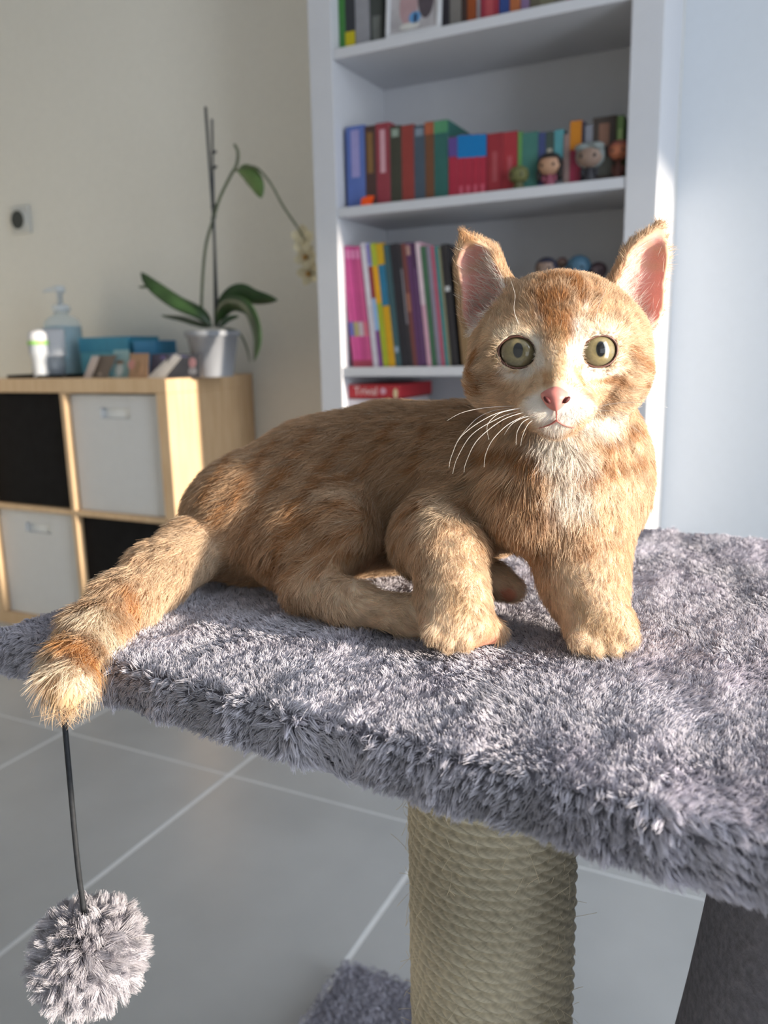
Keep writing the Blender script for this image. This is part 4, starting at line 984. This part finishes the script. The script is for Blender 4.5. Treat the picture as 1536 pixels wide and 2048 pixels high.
# ---- fur
GUIDE = [ # x, y, dx, dy, length mm, lift
 (850, 840, -1, .15, 10, .35), (700, 880, -1, .45, 10, .35), (560, 910, -1, .7, 10, .35), (470, 970, -.9, .8, 10, .35), (650, 970, -.9, .7, 11, .35), (560, 1050, -.9, .8, 11, .35), (800, 930, -.9, .5, 10, .35),
 (760, 1000, -.6, .8, 11, .4), (690, 1030, -.9, .35, 11, .4), (640, 1090, -.8, .7, 10, .35), (520, 1120, -.6, .8, 11, .4), (700, 1110, -.3, 1, 8, .3), (640, 1180, .2, 1, 8, .35), (740, 1220, 1, .35, 7, .3), (830, 1250, 1, .3, 7, .3),
 (430, 1080, -.9, .6, 10, .4), (350, 1130, -.8, .7, 11, .5), (300, 1190, -.75, .7, 12, .55), (230, 1240, -.7, .8, 14, .55), (170, 1300, -.5, .9, 14, .5), (135, 1370, -.15, 1, 14, .4), (130, 1400, 0, 1, 13, .3),
 (980, 900, -.8, .4, 14, .6), (930, 960, -.8, .45, 11, .4), (1000, 990, -.6, .8, 15, .65), (1080, 960, .1, 1, 14, .5), (1140, 930, .1, 1, 12, .3), (1070, 1040, -.2, 1, 16, .7), (1150, 1030, .0, 1, 11, .45), (1240, 950, .1, 1, 8, .3), (1290, 900, .2, 1, 8, .4),
 (1210, 1080, 0, 1, 7, .3), (1170, 1150, .1, 1, 6, .3), (1200, 1240, .3, 1, 5.5, .3), (1240, 1290, .3, 1, 5, .3), (1020, 1085, .1, 1, 11, .5),
 (860, 1030, -.2, .9, 9, .5), (810, 1080, -.2, 1, 8, .35), (900, 1080, .1, 1, 8, .4), (905, 1180, .05, 1, 6.5, .35), (900, 1260, .05, 1, 5.5, .3), (950, 1270, .2, 1, 5, .3), (1010, 1160, .8, .5, 5, .3),
 (1112, 580, 0, -1, 6, .5), (1060, 590, -.3, -1, 6, .5), (1170, 590, .3, -1, 6, .5), (1115, 660, 0, -1, 4, .4), (1115, 740, 0, -1, 2.5, .3), (1000, 640, -.6, -.9, 5, .35), (1235, 640, .6, -.9, 5, .35),
 (960, 700, -1, .1, 6, .4), (1280, 700, 1, .1, 6, .4), (1000, 770, -1, .3, 6, .35), (1235, 770, 1, .3, 6, .35), (950, 790, -.9, .5, 8, .5), (1290, 800, .9, .5, 8, .5), (1060, 820, -.9, .45, 4, .3), (1165, 820, .9, .45, 4, .3),
 (1112, 860, 0, 1, 5, .35), (1060, 870, -.4, 1, 8, .35), (1180, 870, .4, 1, 7, .3), (1040, 740, -.6, .6, 3, .3), (1190, 745, .6, .6, 3, .3), (1040, 660, -.4, -1, 4, .35), (1195, 655, .4, -1, 4, .35),
 (1010, 540, -.35, -1, 6, .35), (945, 480, -.1, -1, 5, .4), (1225, 540, .4, -1, 5, .35), (1310, 445, .2, -1, 4, .4), (920, 600, -.3, -1, 5, .4), (1330, 600, .3, -1, 4, .4)]
GP, GD, GL, GF = [], [], [], []
for x, y, dx, dy, L, lf in GUIDE:
    h_, nn_ = hit(x, y)
    if h_ is None: continue
    v = RT*dx-UP*dy; v = unit(v-nn_*(v @ nn_)); GP.append(h_); GD.append(v); GL.append(L*.001); GF.append(lf)
GP, GD, GL, GF = map(np.array, (GP, GD, GL, GF))
def fur(N):
    tri = np.concatenate([KQ[:, [0, 1, 2]], KQ[:, [0, 2, 3]]]); A = KV[tri[:, 0]]; B_ = KV[tri[:, 1]]; C_ = KV[tri[:, 2]]
    ar = np.linalg.norm(np.cross(B_-A, C_-A), axis=1); 
    cz = (A[:, 2]+B_[:, 2]+C_[:, 2])/3
    ar = ar*np.where(((A-at(1115, 700, .393))**2).sum(1) < .056**2, 2.2, 1.0)*np.where(cz < PZ1+.005, .15, 1.0)
    cs = np.cumsum(ar); f = np.searchsorted(cs, rng.uniform(0, cs[-1], N)); f = np.minimum(f, len(tri)-1)
    u = rng.uniform(size=(N, 1)); v = rng.uniform(size=(N, 1)); s_ = (u+v) > 1; u = np.where(s_, 1-u, u); v = np.where(s_, 1-v, v)
    P = A[f]*(1-u-v)+B_[f]*u+C_[f]*v; t3 = tri[f]; Nn = unit(VN[t3[:, 0]]*(1-u-v)+VN[t3[:, 1]]*u+VN[t3[:, 2]]*v)
    keep = np.ones(N, bool)
    for c, r in EYC: keep &= (np.linalg.norm(P-c, axis=1) > r*1.06)
    keep &= np.linalg.norm((P-NOSE) @ np.stack([RT, UP, FW]).T / np.array([.0082, .0062, .009]), axis=1) > 1
    for p in PADS:
        if p is not None: keep &= np.linalg.norm(P-p, axis=1) > .0048
    ein = ear_in(P) < .0014
    lat = (P-at(1119, 600, .395)) @ RT
    med = np.where(lat < 0, lat-(P-at(955, 540, .4)) @ UP*.25 > -.0375, lat+(P-at(1291, 540, .4)) @ UP*.25 < .041)
    keep &= ~ein | (rng.uniform(size=N) < np.where(med, .25, .02))
    P, Nn, ein = P[keep], Nn[keep], ein[keep]; N = len(P)
    D = np.zeros((N, 3)); L = np.zeros(N); LF = np.zeros(N)
    for i in range(0, N, 40000):
        d2 = ((P[i:i+40000, None]-GP[None])**2).sum(2); w_ = 1/(d2+.004**2)**2; w_ /= w_.sum(1, keepdims=True)
        D[i:i+40000] = w_ @ GD; L[i:i+40000] = w_ @ GL; LF[i:i+40000] = w_ @ GF
    C = coat(P)
    # clumped jitter: neighbouring hairs share a direction
    q1, q2, q3 = Noise(.005, 21), Noise(.005, 22), Noise(.005, 23)
    D = unit(D)+.24*np.stack([q1(P), q2(P), q3(P)], 1)+rng.normal(size=(N, 3))*.16
    if ein.any():
        e = np.flatnonzero(ein); left = (P[e]-at(1119, 600, .395)) @ RT < 0
        D[e] = np.where(left[:, None], -RT*.9+UP*.5, RT*.7+UP*.7)+rng.normal(size=(len(e), 3))*.25; L[e] = .0075; LF[e] = .5; C[e] = WHITE*.95
    T = unit(D-Nn*(D*Nn).sum(1, keepdims=True))
    LF = np.clip(LF+rng.normal(size=N)*.10, .1, 1.2); L = L*rng.uniform(.55, 1.1, N)
    d0 = unit(T+Nn*(LF*1.35)[:, None]); d1 = unit(T+Nn*(LF*.25)[:, None])
    s = np.linspace(0, 1, 5)
    Pts = P[:, None]-(Nn*.0004)[:, None]+(d0*L[:, None])[:, None]*(s-.5*s*s)[None, :, None]+(d1*L[:, None])[:, None]*(.5*s*s)[None, :, None]
    Pts[:, :, 2] = np.where((Pts[:, :, 1] > front_y(Pts[:, :, 0])), np.maximum(Pts[:, :, 2], PZ1+.001), Pts[:, :, 2])
    Rr = np.array([.9, 1, .85, .6, .22])[None]*(.000085*np.clip(L/.008, .6, 1.15)*rng.uniform(.75, 1.3, N))[:, None]
    C = C*(1+.11*Noise(.0035, 31)(P))[:, None]*rng.uniform(.84, 1.14, (N, 1)); lt = rng.uniform(size=(N, 1)) < .08; C = np.where(lt, C*.5+PALE*.55, C)
    return hair_obj('fur', Pts-KO, Rr, C, fur_mat('kitten_fur', .55, .25, .30, 1.12), kit)
NF = 330000
fur(NF)

# ---- eyes
def eye_mat():
    m = bpy.data.materials.new('kitten_iris'); m.use_nodes = True; n = m.node_tree.nodes; l = m.node_tree.links
    b = n['Principled BSDF']; b.inputs['Roughness'].default_value = .12; b.inputs['Coat Weight'].default_value = 1; b.inputs['Coat Roughness'].default_value = .02; b.inputs['Coat IOR'].default_value = 1.5
    tc = n.new('ShaderNodeTexCoord'); sx = n.new('ShaderNodeSeparateXYZ'); l.new(tc.outputs['Object'], sx.inputs[0])
    r0 = EYC[0][1]
    def math_(op, a, b_=None):
        q = n.new('ShaderNodeMath'); q.operation = op
        for i, v in enumerate((a, b_)):
            if v is None: continue
            if isinstance(v, (int, float)): q.inputs[i].default_value = v
            else: l.new(v, q.inputs[i])
        return q.outputs[0]
    X = math_('DIVIDE', sx.outputs['X'], r0); Y_ = math_('DIVIDE', sx.outputs['Y'], r0)
    rad = math_('SQRT', math_('ADD', math_('MULTIPLY', X, X), math_('MULTIPLY', Y_, Y_)))
    pup = math_('SQRT', math_('ADD', math_('POWER', math_('DIVIDE', math_('ABSOLUTE', X), .20), 2), math_('POWER', math_('DIVIDE', math_('ABSOLUTE', Y_), .31), 2)))
    rp_ = n.new('ShaderNodeValToRGB'); e = rp_.color_ramp.elements
    e[0].position = .15; e[0].color = (.08, .07, .03, 1); e[1].position = .36; e[1].color = (.25, .20, .095, 1)
    for p_, c_ in ((.55, (.19, .16, .085, 1)), (.66, (.13, .11, .065, 1)), (.74, (.03, .018, .013, 1))):
        q = e.new(p_); q.color = c_
    l.new(rad, rp_.inputs['Fac'])
    nz = n.new('ShaderNodeTexNoise'); nz.inputs['Scale'].default_value = 900; l.new(tc.outputs['Object'], nz.inputs['Vector'])
    mr = n.new('ShaderNodeMapRange'); mr.inputs['To Min'].default_value = .75; mr.inputs['To Max'].default_value = 1.25; l.new(nz.outputs['Fac'], mr.inputs['Value'])
    vm = n.new('ShaderNodeVectorMath'); vm.operation = 'SCALE'; l.new(rp_.outputs['Color'], vm.inputs[0]); l.new(mr.outputs['Result'], vm.inputs['Scale'])
    pr2 = n.new('ShaderNodeMapRange'); pr2.inputs['From Min'].default_value = .9; pr2.inputs['From Max'].default_value = 1.1; l.new(pup, pr2.inputs['Value'])
    mx = n.new('ShaderNodeMix'); mx.data_type = 'RGBA'; l.new(pr2.outputs['Result'], mx.inputs['Factor']); mx.inputs['A'].default_value = (.004, .004, .005, 1); l.new(vm.outputs[0], mx.inputs['B'])
    l.new(mx.outputs['Result'], b.inputs['Base Color'])
    return m
ME = eye_mat()
for k, (c, r) in enumerate(EYC):
    bm = bmesh.new(); bmesh.ops.create_uvsphere(bm, u_segments=40, v_segments=28, radius=r)
    o = bm_obj('eye', bm, ME, kit, True)
    z = Vector(unit(EYG[k]*.8-FW*.2+UP*.06)); y = Vector(UP); y = (y-z*y.dot(z)).normalized(); x = y.cross(z)
    o.matrix_local = Matrix.Translation(Vector(c-KO)) @ Matrix((x, y, z)).transposed().to_4x4()
    o['label'] = 'yellow-green eye with a dark oval pupil'
    # lid rim: dark line following the opening
    tl_ = math.radians(13 if k == 0 else -13); g = EYG[k]; vx = RT*math.cos(tl_)-UP*math.sin(tl_); vx = unit(vx-g*(vx @ g)); vy = np.cross(g, vx)
    opx = EYES[k][3]; s_ = r/EYES[k][2]; pts = []
    for a in np.linspace(0, 2*np.pi, 49)[:-1]:
        e_ = vx*math.cos(a)*opx*1.03*s_+vy*math.sin(a)*opx*.84*s_; pts.append(Vector(c+e_+g*math.sqrt(max(0, (r+.0007)**2-e_ @ e_))-KO))
    V, Fc = tube_data(pts+[pts[0]], .00055, 6, False)
    rim = mesh_obj('eyelid_rim', V, Fc, mat('eyelid', (.13, .06, .045), .4), kit, True)

# ---- nose, nostrils, mouth, whiskers
hn, _ = hit(1112, 797)
nb = bmesh.new(); bmesh.ops.create_uvsphere(nb, u_segments=28, v_segments=18, radius=1)
sN = px_m(.355)
for v in nb.verts:
    x, y, z = v.co
    wv = 31*(.42+.58*max(0, min(1, (z+1)/1.5))**.8) if z < .5 else 31*(1-.25*(z-.5)*2)
    q = RT*(x*wv)*sN+UP*(z*24)*sN+FW*(y*17)*sN
    q += FW*(abs(x)**2*10*sN) - FW*(max(0, .3-abs(z))*6*sN)
    v.co = Vector(hn-KO+q+FW*.0006)
nose = bm_obj('nose', nb, mat('nose_pink', (.62, .23, .20), .42, .5, var=.06, scale=500), kit, True)
for s in (-1, 1):
    c = hn-KO+RT*(s*19*sN)+UP*(-4*sN)-FW*(8.5*sN)
    bm = bmesh.new(); bmesh.ops.create_uvsphere(bm, u_segments=12, v_segments=8, radius=1)
    for v in bm.verts:
        x, y, z = v.co; a = s*.75
        v.co = Vector(c+(RT*math.cos(a)+UP*math.sin(a))*x*9*sN+(UP*math.cos(a)-RT*math.sin(a))*z*4.5*sN+FW*y*6*sN)
    bm_obj('nostril', bm, mat('nostril_dark', (.10, .02, .02), .6), nose, True)
def surf_line(pts, off=.0004):
    out = []
    for p in smooth_path([(x, y, 0) for x, y in pts], 5):
        h_, n_ = hit(p.x, p.y)
        if h_ is not None: out.append(h_+n_*off-FW*.0006-KO)
    return out
for pts in ([(1112, 818), (1112, 830), (1112, 842)], [(1112, 840), (1102, 847), (1090, 852), (1076, 856)], [(1112, 840), (1122, 847), (1134, 852), (1148, 855)]):
    L_ = surf_line(pts); tube('mouth_line', L_, [.0005*(1-.7*i/len(L_)) for i in range(len(L_))], mat('lip_pink', (.40, .13, .11), .5), kit, 8)
WH = [[(1045, 815), (985, 830), (925, 870), (903, 912), (898, 936)], [(1040, 822), (1000, 835), (945, 868), (915, 915), (905, 948)], [(1050, 824), (1005, 840), (955, 880), (932, 925), (928, 945)],
      [(1052, 830), (1015, 850), (985, 880), (971, 910), (968, 935)], [(1030, 815), (985, 822), (950, 840), (915, 880)], [(1060, 836), (1045, 845), (1034, 865), (1032, 890)], [(1066, 840), (1055, 850), (1045, 872), (1041, 892)],
      [(1035, 812), (975, 815), (925, 825), (893, 842)], [(1040, 818), (1000, 826), (975, 850), (978, 880)], [(1058, 832), (1040, 838), (1022, 850), (1008, 870)],
      [(1180, 822), (1225, 822), (1270, 832), (1305, 850)], [(1182, 828), (1230, 836), (1275, 860), (1300, 888)], [(1175, 834), (1205, 850), (1228, 880), (1238, 905)], [(1185, 816), (1235, 806), (1290, 806), (1335, 815)],
      [(1038, 650), (1028, 620), (1030, 590), (1022, 562)], [(1190, 645), (1198, 610), (1212, 580)]]
MW = mat('whisker_white', (.85, .80, .74), .4, .5, var=.02)
for w_ in WH:
    h_, n_ = hit(*w_[0]); t0 = np.linalg.norm(h_-CAM)/np.linalg.norm(ray(*w_[0])); k = len(w_)
    pts = [h_-KO]+[at(x, y, t0-.010*min(1, (i+1)/2)) - KO for i, (x, y) in enumerate(w_[1:])]
    sp_ = smooth_path(pts, 7); tube('whisker', sp_, [.00011*(1-.7*i/(len(sp_)-1)) for i in range(len(sp_))], MW, kit, 6)
